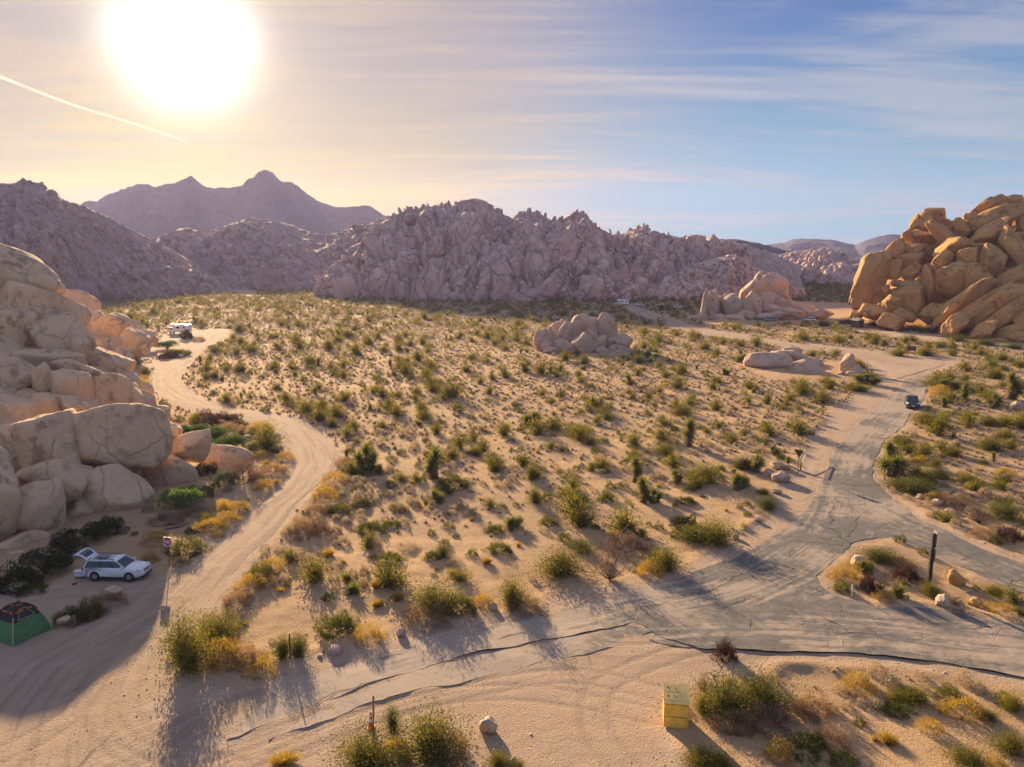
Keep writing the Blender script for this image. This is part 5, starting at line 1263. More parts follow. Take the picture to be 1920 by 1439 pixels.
MAT['orange'] = plain('cone_orange', (.62, .12, .02), .6, wear=.15); MAT['tent_green'] = plain('tent_green_nylon', (.075, .19, .075), .7, wear=.15, scale=2)
MAT['tent_mesh'] = plain('tent_dark_mesh', (.035, .03, .03), .9); MAT['tent_orange'] = plain('tent_orange_sleeve', (.50, .14, .03), .7); MAT['tent_pole'] = plain('tent_tan_pole', (.45, .38, .28), .5)
MAT['concrete'] = plain('pale_concrete', (.42, .40, .36), .9, wear=.15, scale=3); MAT['hutwall'] = plain('brown_hut_wall', (.16, .11, .08), .9, wear=.2, scale=3); MAT['hutroof'] = plain('tan_hut_roof', (.34, .27, .21), .9)
MAT['refl'] = plain('yellow_reflector', (.75, .42, .02), .5); MAT['redcloth'] = plain('red_cloth', (.28, .03, .03), .8)
MAT['decal'] = plain('orange_red_decal', (.60, .13, .03), .5); MAT['pinkdelineator'] = plain('faded_red_fibreglass', (.34, .17, .12), .7)

class B:
    """bmesh builder"""
    def __init__(s): s.bm = bmesh.new()
    def box(s, c, d, rot=None, taper=1.0, bev=0.0):
        r = bmesh.ops.create_cube(s.bm, size=1); vs_ = r['verts']
        m = Matrix.Translation(c) @ (Euler(rot).to_matrix().to_4x4() if rot else Matrix()) 
        for v in vs_:
            t = taper if v.co.z > 0 else 1.0
            v.co = m @ Vector((v.co.x * d[0] * t, v.co.y * d[1] * t, v.co.z * d[2]))
        if bev: bmesh.ops.bevel(s.bm, geom=list({e for v in vs_ for e in v.link_edges}), offset=bev, segments=2, affect='EDGES', profile=.6)
        return s
    def cyl(s, p, q, r, r2=None, n=12, cap=True):
        p, q = Vector(p), Vector(q); d = q - p; r2 = r if r2 is None else r2
        ret = bmesh.ops.create_cone(s.bm, cap_ends=cap, segments=n, radius1=r, radius2=max(r2, .0005), depth=d.length)
        m = Matrix.Translation((p + q) / 2) @ d.to_track_quat('Z', 'Y').to_matrix().to_4x4()
        bmesh.ops.transform(s.bm, matrix=m, verts=ret['verts']); return s
    def loft(s, rings, closed=True, caps=True):
        R_ = [[s.bm.verts.new(p) for p in ring] for ring in rings]; n = len(R_[0])
        for a, b in zip(R_[:-1], R_[1:]):
            for j in range(n if closed else n - 1):
                k = (j + 1) % n; s.bm.faces.new((a[j], a[k], b[k], b[j]))
        if caps and closed: s.bm.faces.new(R_[0][::-1]); s.bm.faces.new(R_[-1])
        return s
    def poly(s, pts): s.bm.faces.new([s.bm.verts.new(p) for p in pts]); return s
    def build(s, name, mat, parent=None, smooth=False, solid=0.0):
        bmesh.ops.recalc_face_normals(s.bm, faces=s.bm.faces[:])
        if solid: bmesh.ops.solidify(s.bm, geom=s.bm.faces[:], thickness=solid)
        me = bpy.data.meshes.new(name); s.bm.to_mesh(me); s.bm.free(); me.materials.append(MAT[mat] if isinstance(mat, str) else mat)
        if smooth: me.polygons.foreach_set('use_smooth', [True] * len(me.polygons))
        o = bpy.data.objects.new(name, me); COL.objects.link(o); o.parent = parent
        return o
def thing(name, px, py, label, cat, rz=0.0, dz=0.0, group=None):
    p = gp(px, py); o = empty(name, (p.x, p.y, gz1(p.x, p.y) + dz), rz); tag(o, label, cat, group); return o
def text(body, size, parent, loc, rot, mat, name='lettering', ext=.003):
    c = bpy.data.curves.new('tmp', 'FONT'); c.body = body; c.size = size; c.extrude = ext; c.align_x = 'CENTER'; c.align_y = 'CENTER'; c.resolution_u = 2; c.space_character = 1.05
    t = bpy.data.objects.new('tmp', c); COL.objects.link(t)
    me = bpy.data.meshes.new_from_object(t); bpy.data.objects.remove(t); bpy.data.curves.remove(c)
    me.name = name; me.materials.clear(); me.materials.append(MAT[mat]); o = bpy.data.objects.new(name, me); COL.objects.link(o); o.parent = parent; o.location = loc; o.rotation_euler = rot
    return o

# --- vehicles (x forward, z up)
def ring(x, w, zb, zt, sh=.10):
    return [(x, w * .93, zb), (x, w, zb + .16), (x, w, zb + (zt - zb) * .62), (x, w * .95, zt - .05), (x, w * .86, zt), (x, 0, zt + .02), (x, -w * .86, zt), (x, -w * .95, zt - .05), (x, -w, zb + (zt - zb) * .62), (x, -w, zb + .16), (x, -w * .93, zb)]
def wheel(root, x, y, r=.34, w=.22):
    s = 1 if y > 0 else -1
    wh = B().cyl((x, y - s * w / 2, r), (x, y + s * w / 2, r), r, n=24).build('wheel', 'tyre', root, False)
    rim = B().cyl((x, y + s * (w / 2 - .02), r), (x, y + s * (w / 2 + .006), r), r * .66, r * .6, n=20)
    rim.build('rim', 'alloy', wh)
    sp = B()
    for k in range(5):
        a = k * 2 * PI / 5 + .3
        sp.box((x + math.cos(a + .63) * r * .40, y + s * (w / 2 + .008), r + math.sin(a + .63) * r * .40), (r * .16, .012, r * .26), rot=(0, -(a + .63) + PI / 2, 0))
    sp.build('rim_opening', 'black_trim', wh)
def car_body(root, mat, L, W, hood, belt, roof, cab, wheels, r=.34, wagon=True):
    f, b = L / 2, -L / 2; w = W / 2
    st = [(b, w * .88, .42, belt * .82), (b + .06, w * .95, .33, belt * .97), (b + .5, w, .28, belt), (cab[0] + .2, w, .26, belt), (0, w, .25, belt), (cab[1], w, .25, belt - .02), (cab[1] + .35, w * .99, .26, hood + .05), (f - .55, w * .96, .28, hood), (f - .22, w * .88, .31, hood - .10), (f - .05, w * .74, .36, hood - .22), (f, w * .66, .42, hood - .32)]
    B().loft([ring(*q) for q in st]).build('body', mat, root, True)
    arch = B()
    for x in wheels:
        for s in (1, -1): arch.cyl((x, s * (w - .25), r + .02), (x, s * (w + .004), r + .02), r * 1.16, n=24)
    arch.build('wheel_arch', 'black_trim', root)
    B().box((0, 0, .27), (L * .62, W + .02, .10)).build('sill', 'black_trim', root)
    # cabin: glass volume, roof skin, pillars
    cb, cf = cab; rb, rf = cb + (.28 if wagon else .45), cf - .78; z0, z1 = belt - .02, roof - .06; wt = w * .74; wb = w * .90
    g = [[(cb, -wb, z0), (cf, -wb, z0), (cf, wb, z0), (cb, wb, z0)], [(rb, -wt, z1), (rf, -wt, z1), (rf, wt, z1), (rb, wt, z1)]]
    B().loft(g).build('windows', 'glass', root)
    B().loft([[(rb - .06, -wt - .02, z1 - .03), (rf + .08, -wt - .02, z1 - .03), (rf + .08, wt + .02, z1 - .03), (rb - .06, wt + .02, z1 - .03)], [(rb + .02, -wt * .86, roof), (rf - .10, -wt * .86, roof), (rf - .10, wt * .86, roof), (rb + .02, wt * .86, roof)]]).build('roof', mat, root)
    pl = B()
    for s in (1, -1):
        pl.cyl((cf + .01, s * wb, z0), (rf + .02, s * (wt + .005), z1), .04, n=6)
        pl.cyl((cb - .01, s * wb, z0), (rb - .03, s * (wt + .005), z1), .07, n=6)
    pl.build('pillars', mat, root)
    pb = B()
    for s in (1, -1):
        for t in ((.42, .70) if wagon else (.5,)):
            xb, xt = cb + (cf - cb) * t, rb + (rf - rb) * t
            pb.cyl((xb, s * (wb + .004), z0), (xt, s * (wt + .004), z1), .035, n=6)
    pb.build('window_pillars', 'black_trim', root)
    for s in (1, -1):
        B().box((f - .30, s * w * .70, hood - .13), (.34, .34, .14), rot=(0, .35, -s * .5), bev=.03).build('headlight', 'lamp', root)
        B().box((b + .05, s * w * .80, belt - .16), (.14, .26, .22), bev=.02).build('tail_light', 'tail', root)
        m = B().box((cf - .22, s * (w + .08), belt + .06), (.14, .20, .13), bev=.03).build('wing_mirror', 'black_trim' if mat != 'white_paint' else mat, root)
    B().box((f - .05, 0, hood - .24), (.14, W * .44, .16), bev=.02).build('grille', 'grey_plastic', root)
    B().box((f - .06, 0, .34), (.22, W * .80, .14), bev=.03).build('bumper', 'black_trim', root)
    for x in wheels:
        for s in (1, -1): wheel(root, x, s * (w - .08), r)
wg = thing('station_wagon', 222, 1083, 'white station wagon with roof rack and open tailgate parked beside the boulder pile', 'car', R(-3))
car_body(wg, 'white_paint', 4.78, 1.82, .98, 1.06, 1.60, (-2.22, 1.05), (-1.36, 1.38), .345)
rk = B()
for s in (1, -1):
    rk.cyl((-1.85, s * .60, 1.67), (.05, s * .60, 1.67), .028, n=6)
    for x in (-1.85, -.9, .05): rk.cyl((x, s * .60, 1.56), (x, s * .60, 1.68), .03, n=6)
for x in (-1.5, -1.05, -.6, -.2): rk.cyl((x, -.62, 1.69), (x, .62, 1.69), .022, n=6)
rk.build('roof_rack', 'black_trim', wg)
B().box((-1.05, 0, 1.715), (1.0, .75, .035)).build('rack_load', 'grey_plastic', wg)
tgm = [[(-1.98, y, 1.60) for y in (-.66, -.4, .4, .66)], [(-2.35, y, 1.90) for y in (-.70, -.42, .42, .70)], [(-2.75, y, 2.06) for y in (-.74, -.45, .45, .74)], [(-3.05, y, 1.98) for y in (-.72, -.45, .45, .72)]]
tg = B().loft(tgm, closed=False).build('tailgate', 'white_paint', wg, False, solid=.06)
B().loft([[(-2.12, y, 1.735) for y in (-.52, .52)], [(-2.40, y, 1.955) for y in (-.56, .56)], [(-2.66, y, 2.065) for y in (-.58, .58)]], closed=False).build('tailgate_glass', 'glass', tg, solid=.02)
B().box((-2.26, 0, .92), (.12, 1.30, .80)).build('boot_opening', 'black_trim', wg)
cl = thing('cooler', 152, 1084, 'white cooler box with a dark stripe standing behind the open wagon', 'cooler', R(8))
B().box((0, 0, .34), (.80, .50, .36), bev=.04, taper=1.04).build('cooler_body', 'white_paint', cl); B().box((0, 0, .56), (.86, .54, .08), bev=.02).build('lid', 'white_paint', cl); B().box((0, 0, .505), (.85, .53, .03)).build('stripe', 'black_trim', cl)
cs = B()
for x in (-.3, .3):
    for y in (-.18, .18): cs.cyl((x, y, 0), (x, y, .17), .02, n=6)
cs.box((0, 0, .15), (.78, .46, .03)); cs.build('stand', 'black_trim', cl)
rc = thing('folded_cloth', 235 - 95, 1096, 'small crumpled dark red cloth on the ground behind the wagon', 'cloth')
V, F = rock_shape(901, 3, rough=.5); link('fabric', mesh_np('fabric', V * [.22, .14, .08] + [0, 0, .05], F, MAT['redcloth'], True), rc)

pk = thing('pickup_truck', 1709, 763, 'dark pickup truck parked on the right edge of the paved road', 'pickup', R(-112))
car_body(pk, 'dark_paint', 5.5, 1.95, 1.12, 1.15, 1.86, (-.95, 1.35), (-1.75, 1.75), .40, wagon=False)
B().box((-1.85, 0, 1.135), (1.6, 1.55, .10)).build('truck_bed', 'black_trim', pk)
B().box((2.79, 0, .62), (.02, .5, .14)).build('number_plate', 'sign_white', pk)
B().box((-2.79, 0, .62), (.02, .5, .14)).build('number_plate', 'sign_white', pk)

def camper(px, py, rz, label, L=7.2, decal=True):
    t = thing('camper', px, py, label, 'camper', rz)
    B().box((-.9, 0, 1.75), (L - 1.9, 2.3, 2.3), bev=.12).build('living_box', 'white_paint', t)
    B().box((L / 2 - 1.9, 0, 2.55), (1.7, 2.25, .85), bev=.2).build('overcab_bunk', 'white_paint', t)
    B().loft([[(L / 2 - 2.1, -.95, .6), (L / 2 - 2.1, .95, .6), (L / 2 - 2.1, .9, 2.0), (L / 2 - 2.1, -.9, 2.0)], [(L / 2 - 1.1, -.95, .6), (L / 2 - 1.1, .95, .6), (L / 2 - 1.25, .8, 2.0), (L / 2 - 1.25, -.8, 2.0)], [(L / 2 - .8, -.95, .6), (L / 2 - .8, .95, .6), (L / 2 - .75, .9, 1.25), (L / 2 - .75, -.9, 1.25)], [(L / 2 + .15, -.85, .55), (L / 2 + .15, .85, .55), (L / 2 + .1, .75, 1.05), (L / 2 + .1, -.75, 1.05)]]).build('cab', 'white_paint', t)
    for s in (1, -1):
        B().box((L / 2 - 1.45, s * .93, 1.55), (.75, .06, .45)).build('cab_window', 'glass', t)
        B().box((-.2, s * 1.16, 2.0), (1.1, .03, .55)).build('side_window', 'glass', t)
        B().box((-2.2, s * 1.16, 2.0), (.8, .03, .5)).build('side_window', 'glass', t)
        if decal: B().box((-.9, s * 1.165, 2.62), (L - 2.4, .02, .16)).build('stripe', 'decal', t)
    B().box((L / 2 - .98, 0, 1.6), (.1, 1.5, .55), rot=(0, -.55, 0)).build('windscreen', 'glass', t)
    if decal: B().box((L / 2 - 1.9, 0, 2.99), (1.3, 1.9, .03)).build('stripe', 'decal', t); B().box((-1.2, 0, 2.92), (2.6, 1.6, .03)).build('stripe', 'decal', t)
    B().box((-1.0, 0, 3.0), (.9, .7, .22), bev=.04).build('roof_vent', 'sign_white', t)
    for x in (L / 2 - 1.1, -1.9):
        for s in (1, -1): wheel(t, x, s * .88, .38, .24)
    return t
camper(337, 626, R(172), 'white camper with orange red stripes parked where the dirt road ends')
camper(656, 551, R(8), 'white camper parked at the left foot of the long ridge', 8.0, False)
camper(1166, 573, R(170), 'small white camper at the start of the far gravel road', 6.6, False)
def small_car(px, py, rz, mat, label, L=4.5, roof=1.5):
    t = thing('parked_car', px, py, label, 'car', rz); car_body(t, mat, L, 1.8, .90, .98, roof, (-1.9, 1.0), (-1.3, 1.35), .33); return t
small_car(1197, 574, R(175), 'white_paint', 'white car parked right of the small far camper')
small_car(1444, 603, R(6), 'teal_paint', 'pale teal car parked in front of the jagged granite fins')
small_car(1517, 603, R(170), 'white_paint', 'pale car parked in the bushes right of the teal car')
small_car(830, 558, R(15), 'blue_paint', 'bright blue car parked at the foot of the long ridge')
small_car(592, 540, R(5), 'white_paint', 'white car at the far left end of the long ridge')
small_car(815, 557, R(170), 'white_paint', 'white car parked next to the bright blue one')
small_car(1273, 578, R(10), 'white_paint', 'small pale car parked right of the far toilet hut')
tt = thing('camp_tent', 965, 556, 'small blue tent at the foot of the long ridge', 'tent'); B().loft([[(-1.5, -1.2, 0), (1.5, -1.2, 0), (1.5, 1.2, 0), (-1.5, 1.2, 0)], [(-1.1, -.9, 1.2), (1.1, -.9, 1.2), (1.1, .9, 1.2), (-1.1, .9, 1.2)], [(-.3, -.2, 1.9), (.3, -.2, 1.9), (.3, .2, 1.9), (-.3, .2, 1.9)]]).build('canopy', 'blue_paint', tt); B().box((0, -1.12, .5), (.8, .1, .9), rot=(.2, 0, 0)).build('door', 'sign_white', tt)

# --- tent in the left corner
A_, B_ = gp(25, 1213), gp(97, 1180); side = (B_ - A_).length; rz = math.atan2(B_.y - A_.y, B_.x - A_.x)
tn = empty('dome_tent', tuple(A_), rz); tag(tn, 'green dome tent with dark mesh top and orange pole sleeves at the left edge', 'tent')
hs, ht = side / 2, 2.15
def dome_pt(u, v):                            # u, v in -1..1 over the square base
    e = max(abs(u), abs(v)); m = math.hypot(u, v) or 1
    z = ht * (1 - e ** 2.3) ** .80 if e < 1 else 0
    k = 1 - .02 * math.sin(e * PI)
    return (hs + u * hs * k, hs + v * hs * k, z + .02)
def dome_strip(side_, lo, hi, width=1.0, nu=9, nv=6):
    P = []
    for j in range(nv + 1):
        e = lo + (hi - lo) * j / nv; row = []
        for i in range(nu + 1):
            f = (-1 + 2 * i / nu) * width; q = [(f * e, -e), (e, f * e), (-f * e, e), (-e, -f * e)][side_]; row.append(dome_pt(*q))
        P.append(row)
    return P
for sd_ in range(4):
    B().loft(dome_strip(sd_, 1.0, .72), closed=False).build('wall_panel', 'tent_green', tn, True)
    B().loft(dome_strip(sd_, .72, .02), closed=False).build('mesh_panel', 'tent_mesh', tn, True)
wf = B()
for sd_ in (0, 1):
    for f0, f1, e0, e1 in ((-.62, .62, .70, .70), (-.62, -.40, .70, .42), (.62, .40, .70, .42), (-.40, .40, .42, .42)):
        a_p = [(f0 * e0, -e0), (e0, f0 * e0)][sd_]; b_p = [(f1 * e1, -e1), (e1, f1 * e1)][sd_]
        wf.cyl(Vector(dome_pt(*a_p)) + Vector((0, 0, .02)), Vector(dome_pt(*b_p)) + Vector((0, 0, .02)), .022, n=5)
wf.build('window_trim', 'tent_pole', tn)
for (cu, cv) in ((-1, -1), (1, -1), (1, 1), (-1, 1)):
    pb = B(); po = B(); pts = [Vector(dome_pt(cu * e, cv * e)) + Vector((cu * .02, cv * .02, .04)) for e in np.linspace(1, .02, 16)]
    for i, (p, q) in enumerate(zip(pts[:-1], pts[1:])): (pb if i < 6 else po).cyl(p, q, .035 if i < 6 else .05, n=6)
    pb.build('pole', 'tent_pole', tn); po.build('pole_sleeve', 'tent_mesh', tn)
for sd_ in range(4):
    b = B()
    for e in (.50, .20):
        pts = [Vector(dome_pt(*[(f * e, -e), (e, f * e), (-f * e, e), (-e, -f * e)][sd_])) + Vector((0, 0, .03)) for f in np.linspace(-.85, .85, 7)]
        for i, (p, q) in enumerate(zip(pts[:-1], pts[1:])):
            if i != 3: b.cyl(p, q, .055, n=5)
    b.build('orange_sleeve', 'tent_orange', tn)
# --- stump and rocks by the tent
def stone(px, py, w, h, label, key='mid', name='boulder', rot=0.0, mi=None, cat='boulder', thick=.9):
    p = gp(px, py); s = cdep(p.y) / FPX; i = brnd.randrange(len(ROCKS[key])) if mi is None else mi
    o = link(name, ROCKS[key][i]); o.location = (p.x, p.y, gz1(p.x, p.y) + h * s * .30); o.rotation_euler = (0, R(-rot), brnd.uniform(0, 6))
    if rot: o.rotation_euler = (0, R(-rot), -math.atan2(p.x, p.y))
    o.scale = (w * s / 2, w * s / 2 * thick, h * s / 2 * 1.1); tag(o, label, cat); return o
stone(122, 1169, 28, 17, 'pale flat boulder beside the wooden stump near the tent', 'left')
stone(212, 1118, 34, 24, 'dusty pale boulder hidden in the shrubs in front of the wagon', 'left')
st = thing('wooden_post', 140, 1174, 'short tan wooden post stump beside the pale flat boulder', 'post')
B().cyl((0, 0, -.1), (.02, 0, .78), .10, .085, 9).build('post', 'wood', st); B().cyl((.02, 0, .42), (.02, 0, .50), .10, .10, 9).build('band', 'rust', st)
stone(142, 1292, 6, 4, 'tiny dark stone alone on the shaded sand of the lot', 'ridge', cat='stone')
log = thing('fallen_log', 336, 990, 'thin dark fallen branch lying across the sand above the red sign', 'branch')
q0, q1 = gp(308, 996) - log.location, gp(358, 982) - log.location
B().cyl((q0.x, q0.y, .08), (0, 0, .12), .10, .08, 7).cyl((0, 0, .12), (q1.x, q1.y, .10), .08, .04, 7).build('branch', 'stem', log)
# --- do not enter sign
dne = thing('road_sign', 318, 1063, 'white square sign with a red disc on a dark post beside the dirt road', 'sign', R(-14))
B().cyl((0, .03, -.2), (0, .03, 2.5), .035, n=8).build('post', 'rust', dne)
pn = B().box((0, -.01, 2.14), (.76, .02, .76)).build('panel', 'sign_white', dne)
B().cyl((0, -.018, 2.14), (0, -.030, 2.14), .345, n=40).build('disc', 'red', pn)
B().box((0, -.034, 2.14), (.56, .012, .10)).build('bar', 'sign_white', pn)
text('DO NOT', .135, pn, (0, -.034, 2.30), (PI / 2, 0, 0), 'sign_white'); text('ENTER', .135, pn, (0, -.034, 1.985), (PI / 2, 0, 0), 'sign_white')
# --- triangular sign seen from behind, gate arms
ty = thing('road_sign', 1496, 888, 'rusty back of an inverted triangle sign on a thin post at the left gate', 'sign', R(-24))
B().cyl((0, 0, -.2), (0, 0, 2.6), .035, n=8).build('post', 'rust', ty)
B().poly([(-.52, -.04, 2.75), (.52, -.04, 2.75), (0, -.04, 1.85)]).build('panel', 'rust', ty, solid=.02)
def gate(px, py, ex, ey, label):
    p = gp(px, py); t = empty('swing_gate', (p.x, p.y, gz1(p.x, p.y))); tag(t, label, 'gate')
    q = at(ex, ey, p.y + 5.2) - p; d = Vector((q.x, q.y, 0)); d.z = 0
    B().cyl((0, 0, -.2), (0, 0, 1.15), .07, n=10).build('post', 'rust', t)
    B().cyl((0, 0, .55), (d.x, d.y, 1.05), .05, n=8).build('lower_arm', 'sign_white', t)
    B().cyl((0, 0, 1.1), (d.x, d.y, 1.1), .05, n=8).build('upper_arm', 'steel', t)
    B().box((-.02, -.10, .72), (.26, .03, .42)).build('reflector', 'refl', t)
gate(1501, 882, 1514, 846, 'opened steel swing gate with yellow reflector left of the paved road')
gate(1658, 901, 1674, 862, 'opened steel swing gate with yellow reflector right of the paved road')
bs = thing('information_sign', 1708, 667, 'brown board sign on posts beyond the road junction', 'sign', R(-20))
B().box((0, 0, 1.75), (2.0, .08, 1.15)).build('board', 'brownsign', bs)
for x in (-.8, .8): B().cyl((x, .08, -.2), (x, .08, 1.9), .07, n=8).build('post', 'darkwood', bs)
for z, w in ((2.06, 1.2), (1.84, 1.5), (1.62, 1.1), (1.42, 1.4)): B().box((0, -.05, z), (w, .02, .035)).build('text_line', 'hutroof', bs)
gs = thing('road_sign', 1736, 748, 'small grey rectangular sign back on a post beside the pickup', 'sign', R(-28))
B().cyl((0, 0, -.2), (0, 0, 1.5), .04, n=8).build('post', 'steel', gs); B().box((0, -.05, 1.35), (.5, .03, .62)).build('panel', 'concrete', gs)
# --- tall dark pole
po = thing('wooden_pole', 1741, 1103, 'tall dark timber pole with an edge on metal sign strip on the traffic island', 'pole')
B().box((0, 0, 1.5), (.26, .22, 3.4)).build('lower_post', 'darkwood', po); B().box((.04, .02, 3.8), (.20, .18, 1.25)).build('upper_post', 'darkwood', po)
for z0, z1 in ((2.2, 3.2), (3.35, 4.6)): B().box((.19, .10, (z0 + z1) / 2), (.035, .55, z1 - z0), rot=(0, .03, 0)).build('sign_panel', 'steel', po)
for z in (1.2, 2.1, 2.9, 3.5, 4.3): B().cyl((.08, 0, z), (.24, 0, z), .02, n=6).build('bolt', 'steel', po)
wp_ = thing('white_post', 1597, 1117, 'short white marker post in the front of the traffic island', 'post'); B().box((0, 0, .40), (.09, .05, .95)).build('post', 'sign_white', wp_); B().box((0, -.03, .78), (.08, .012, .10)).build('reflector', 'concrete', wp_)
bp = thing('metal_post', 545, 1237, 'thin black metal post on the north verge of the paved road', 'post'); B().box((0, 0, .80), (.07, .05, 1.75)).build('post', 'black_trim', bp); B().box((0, -.03, 1.2), (.09, .012, .5)).build('strip', 'black_trim', bp)
# --- cone and delineator
dl = thing('delineator', 700, 1388, 'tall thin faded red marker stake beside the traffic cone', 'marker')
B().box((.02, 0, .62), (.045, .05, 1.5), rot=(0, .04, 0)).build('lower_stake', 'darkwood', dl); B().box((.06, 0, 1.95), (.10, .03, 1.2), rot=(0, .03, 0)).build('flat_stake', 'pinkdelineator', dl)
cn = thing('traffic_cone', 696, 1366, 'orange traffic cone with white bands in the bottom centre bushes', 'traffic cone')
B().box((0, 0, .03), (.42, .42, .06), bev=.02).build('base', 'orange', cn)
for z0, z1, m in ((.06, .42, 'orange'), (.42, .58, 'sign_white'), (.58, .70, 'orange'), (.70, .80, 'sign_white'), (.80, .98, 'orange')):
    f = lambda z: .17 * (1 - z / 1.05) + .015
    B().cyl((0, 0, z0), (0, 0, z1), f(z0), f(z1), 16, cap=(z1 > .9)).build('cone_body' if m == 'orange' else 'white_band', m, cn)
# --- yellow bin
bn = thing('yellow_bin', 1267, 1368, 'mustard yellow steel bin with two latched lids beside the lower right bushes', 'bin', R(-9))
hw = .66
B().loft([[(x, -.02, 0), (x, 1.35, 0), (x, 1.35, 1.72), (x, .0, 1.40)] for x in (-hw, hw)]).build('cabinet', 'yellow', bn)
B().loft([[(x, -.07, 1.40), (x, 1.38, 1.74), (x, 1.37, 1.80), (x, -.08, 1.46)] for x in (-hw - .03, hw + .03)]).build('top', 'yellow_top', bn)
sl = math.atan2(.34, 1.45)
for x, yc in ((-.27, .36), (-.27, .95)):
    ld = B().box((x + .02, yc, 1.475 + .2345 * yc + .03), (.86, .50, .025), rot=(sl, 0, 0)).build('lid', 'yellow_top', bn)
    B().cyl((x - .16, yc, 1.50 + .2345 * yc), (x - .16, yc, 1.60 + .2345 * yc), .045, n=10).build('latch', 'rust', ld)
    B().box((x + .24, yc, 1.53 + .2345 * yc), (.10, .14, .03), rot=(sl, 0, 0)).build('plate', 'steel', ld)
B().box((0, -.045, 1.02), (1.26, .05, .66), rot=(0, 0, 0)).build('upper_front', 'yellow', bn)
B().box((0, -.035, .32), (1.24, .03, .62)).build('lower_front', 'yellow', bn)
B().box((0, -.03, .665), (1.24, .02, .045), rot=(0, .05, 0)).build('gap_shadow_strip', 'rust', bn)  # dark strip painted in for the shadow line between the front panels
B().box((-hw - .08, .45, 1.52), (.14, .10, .06)).build('side_handle', 'refl', bn)
# --- toilet huts, picnic tables
def hut(px, py, rz, label, s=1.0):
    t = thing('toilet_hut', px, py, label, 'hut', rz)
    B().box((0, 0, 1.2 * s), (2.6 * s, 3.2 * s, 2.4 * s)).build('wall', 'hutwall', t)
    B().loft([[(-1.7 * s, -2.0 * s, 2.35 * s), (1.7 * s, -2.0 * s, 2.35 * s), (1.7 * s, 2.0 * s, 2.35 * s), (-1.7 * s, 2.0 * s, 2.35 * s)], [(-.12, -1.6 * s, 3.2 * s), (.12, -1.6 * s, 3.2 * s), (.12, 1.6 * s, 3.2 * s), (-.12, 1.6 * s, 3.2 * s)]]).build('roof', 'hutroof', t)
    B().box((.3 * s, -1.62 * s, 1.05 * s), (.95 * s, .06, 2.05 * s)).build('door', 'black_trim', t)
    B().cyl((-.7 * s, .6 * s, 2.4 * s), (-.7 * s, .6 * s, 4.0 * s), .13, n=8).build('vent_pipe', 'black_trim', t)
hut(1607, 614, R(20), 'small brown toilet hut with a vent pipe in front of the orange outcrop')
hut(1240, 582, R(-15), 'brown toilet hut with pale roof beside the far gravel road', 1.0)
pc = thing('picnic_table', 275, 678, 'pale picnic table at the foot of the boulders near the upper dirt road', 'picnic table', R(10))
B().box((0, 0, .75), (2.6, .8, .07)).build('tabletop', 'concrete', pc)
for y in (-.75, .75): B().box((0, y, .45), (2.6, .32, .06)).build('bench', 'concrete', pc)
for x in (-.9, .9): B().box((x, 0, .38), (.12, 1.4, .10)).build('leg', 'black_trim', pc); B().box((x, 0, .2), (.12, .3, .4)).build('leg', 'black_trim', pc)
pc2 = thing('picnic_table', 1206, 585, 'pale picnic table beside the far gravel road below the white car', 'picnic table', R(-6))
B().box((0, 0, .75), (3.2, .9, .10)).build('tabletop', 'concrete', pc2)
for y in (-.8, .8): B().box((0, y, .45), (3.2, .32, .08)).build('bench', 'concrete', pc2)
for x in (-1.1, 1.1): B().box((x, 0, .35), (.3, 1.3, .7)).build('leg', 'concrete', pc2)
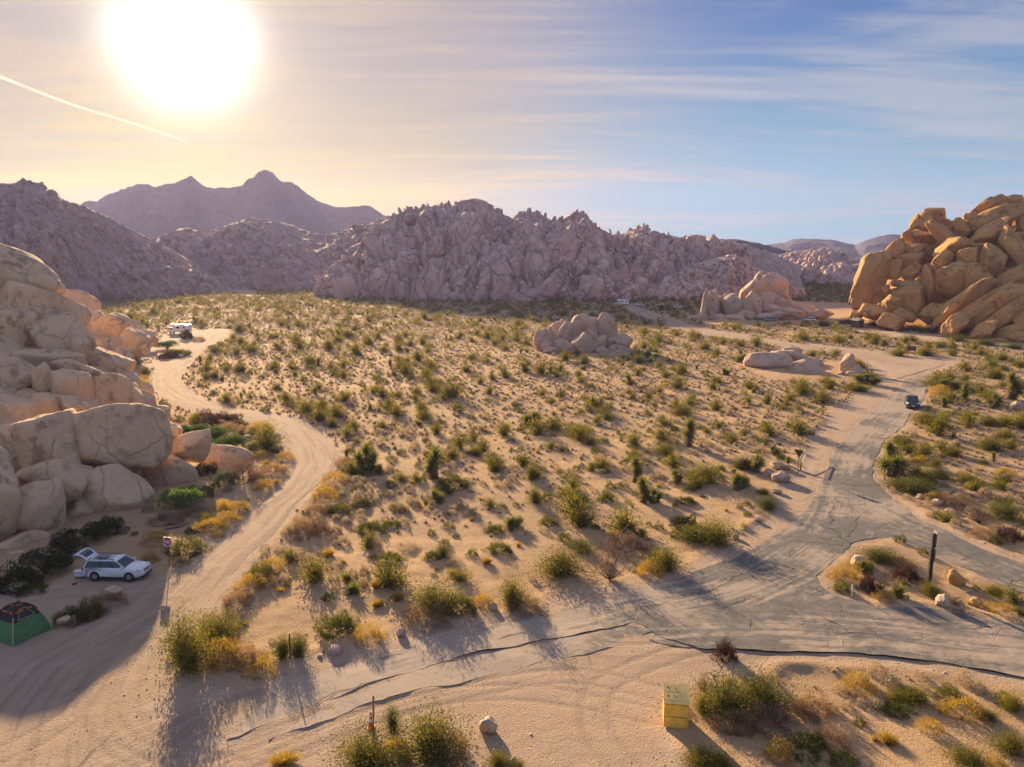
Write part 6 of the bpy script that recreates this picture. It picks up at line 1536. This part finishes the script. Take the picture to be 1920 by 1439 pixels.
# --- single stones
for a in [(750, 1192, 22, 17, 'pale rounded rock on the north verge of the paved road, left of the spreading creosote'), (627, 1224, 30, 16, 'flat dark brown rock on the north verge near the black post', 'ridge'), (926, 1143, 17, 18, 'small pale pointed rock on the verge beside the upright creosote'),
          (918, 1372, 38, 38, 'round grey boulder alone on the sand at the bottom centre'), (963, 1432, 18, 14, 'small pale rock at the bottom edge beside tiny bushes'), (1610, 1060, 34, 22, 'pale rounded boulder at the top of the traffic island', 'left'),
          (1766, 1138, 28, 26, 'grey boulder at the right foot of the tall dark pole'), (1829, 1128, 28, 17, 'small brown rock right of the leaning brown one', 'right'), (1727, 934, 22, 13, 'grey boulder on the right verge, farthest of a row'), (1755, 950, 20, 14, 'pale boulder on the right verge, second of a row'),
          (1781, 963, 20, 10, 'flat pale boulder on the right verge, nearest of a row'), (1462, 880, 36, 16, 'pale flat boulder left of the triangular sign', 'left'), (1464, 903, 40, 24, 'grey boulder at the road edge in front of the pale flat one'), (1443, 893, 24, 16, 'small grey boulder left of the road edge pair'), (1456, 925, 22, 9, 'low bluish stone on the road edge below the boulder pair'),
          (1378, 1010, 18, 12, 'small pale rock beside the large bright creosote'), (1420, 980, 16, 8, 'flat pale stone on the sandy road edge'), (1905, 770, 30, 22, 'brown boulder near the right edge behind the tall dark yucca'), (395, 652, 12, 6, 'small stone in the row between the camper and the road, leftmost'), (402, 650, 10, 5, 'small stone in the row between the camper and the road, middle'), (412, 644, 12, 5, 'small stone in the row between the camper and the road, rightmost'),
          (518, 820, 18, 8, 'pale stone inside the road curve'), (462, 822, 22, 9, 'flat pale stone beside the rounded green bushes'), (600, 1232, 12, 6, 'little dark stone left of the flat brown rock', 'ridge')]:
    stone(a[0], a[1], a[2], a[3], a[4], a[5] if len(a) > 5 else 'mid')
lean = stone(1796, 1092, 42, 30, 'brown slab like rock leaning on the traffic island', 'right', rot=-38, thick=.6)
# dead snag at the edge of the paved road
sn = thing('dead_snag', 1345, 1290, 'bent dead shrub trunk rising from the olive bushes beside the paved road', 'dead shrub')
c1 = tube([(0, 0, 0), (-.1, .2, .5), (.3, .3, 1.0), (.55, .5, 1.9)], .05, .02, 6); c2 = tube([(-.1, .2, .5), (-.5, .1, .9), (-.9, 0, .8)], .035, .012, 5); c3 = tube([(.3, .3, 1.0), (0, .5, 1.5)], .04, .015, 5)
link('trunk', mesh_np('trunk', *merge([c1, c2, c3]), MAT['stem'], True), sn)
sc_ = bare(9, 1.6, 1.0, 60); link('twigs', mesh_np('twigs', sc_[0] + [.55, .5, 1.7], sc_[1], MAT['redbrown']), sn)
# --- contrail high above the mountains
ca, cb_ = at(-120, 108, 16000), at(350, 266, 20000)
pts = [ca.lerp(cb_, t) + Vector((0, 0, 60 * math.sin(t * 9) * (1 - t))) for t in np.linspace(0, 1, 24)]
cm = M('contrail_ice'); tr = cm.n.new('ShaderNodeBsdfTransparent'); em = cm.n.new('ShaderNodeBsdfTranslucent'); em.inputs[0].default_value = (1, .95, .85, 1)
lw = cm.n.new('ShaderNodeLayerWeight'); lw.inputs[0].default_value = .35
mx = cm.n.new('ShaderNodeMixShader'); fac = cm.math('MULTIPLY', cm.rng(lw.outputs['Facing'], .15, .95, 1, 0), cm.rng(cm.noise(.0016, 4, .6), .25, .6, .02, .11))
cm.l.new(fac, mx.inputs[0]); cm.l.new(tr.outputs[0], mx.inputs[1]); cm.l.new(em.outputs[0], mx.inputs[2]); cm.l.new(mx.outputs[0], cm.out.inputs['Surface'])
V, F = tube([tuple(p) for p in pts], 42, 14, 10)
tag(link('contrail', mesh_np('contrail', V, F, cm.m, True)), 'thin white aircraft contrail sloping down towards the sun', kind='structure')
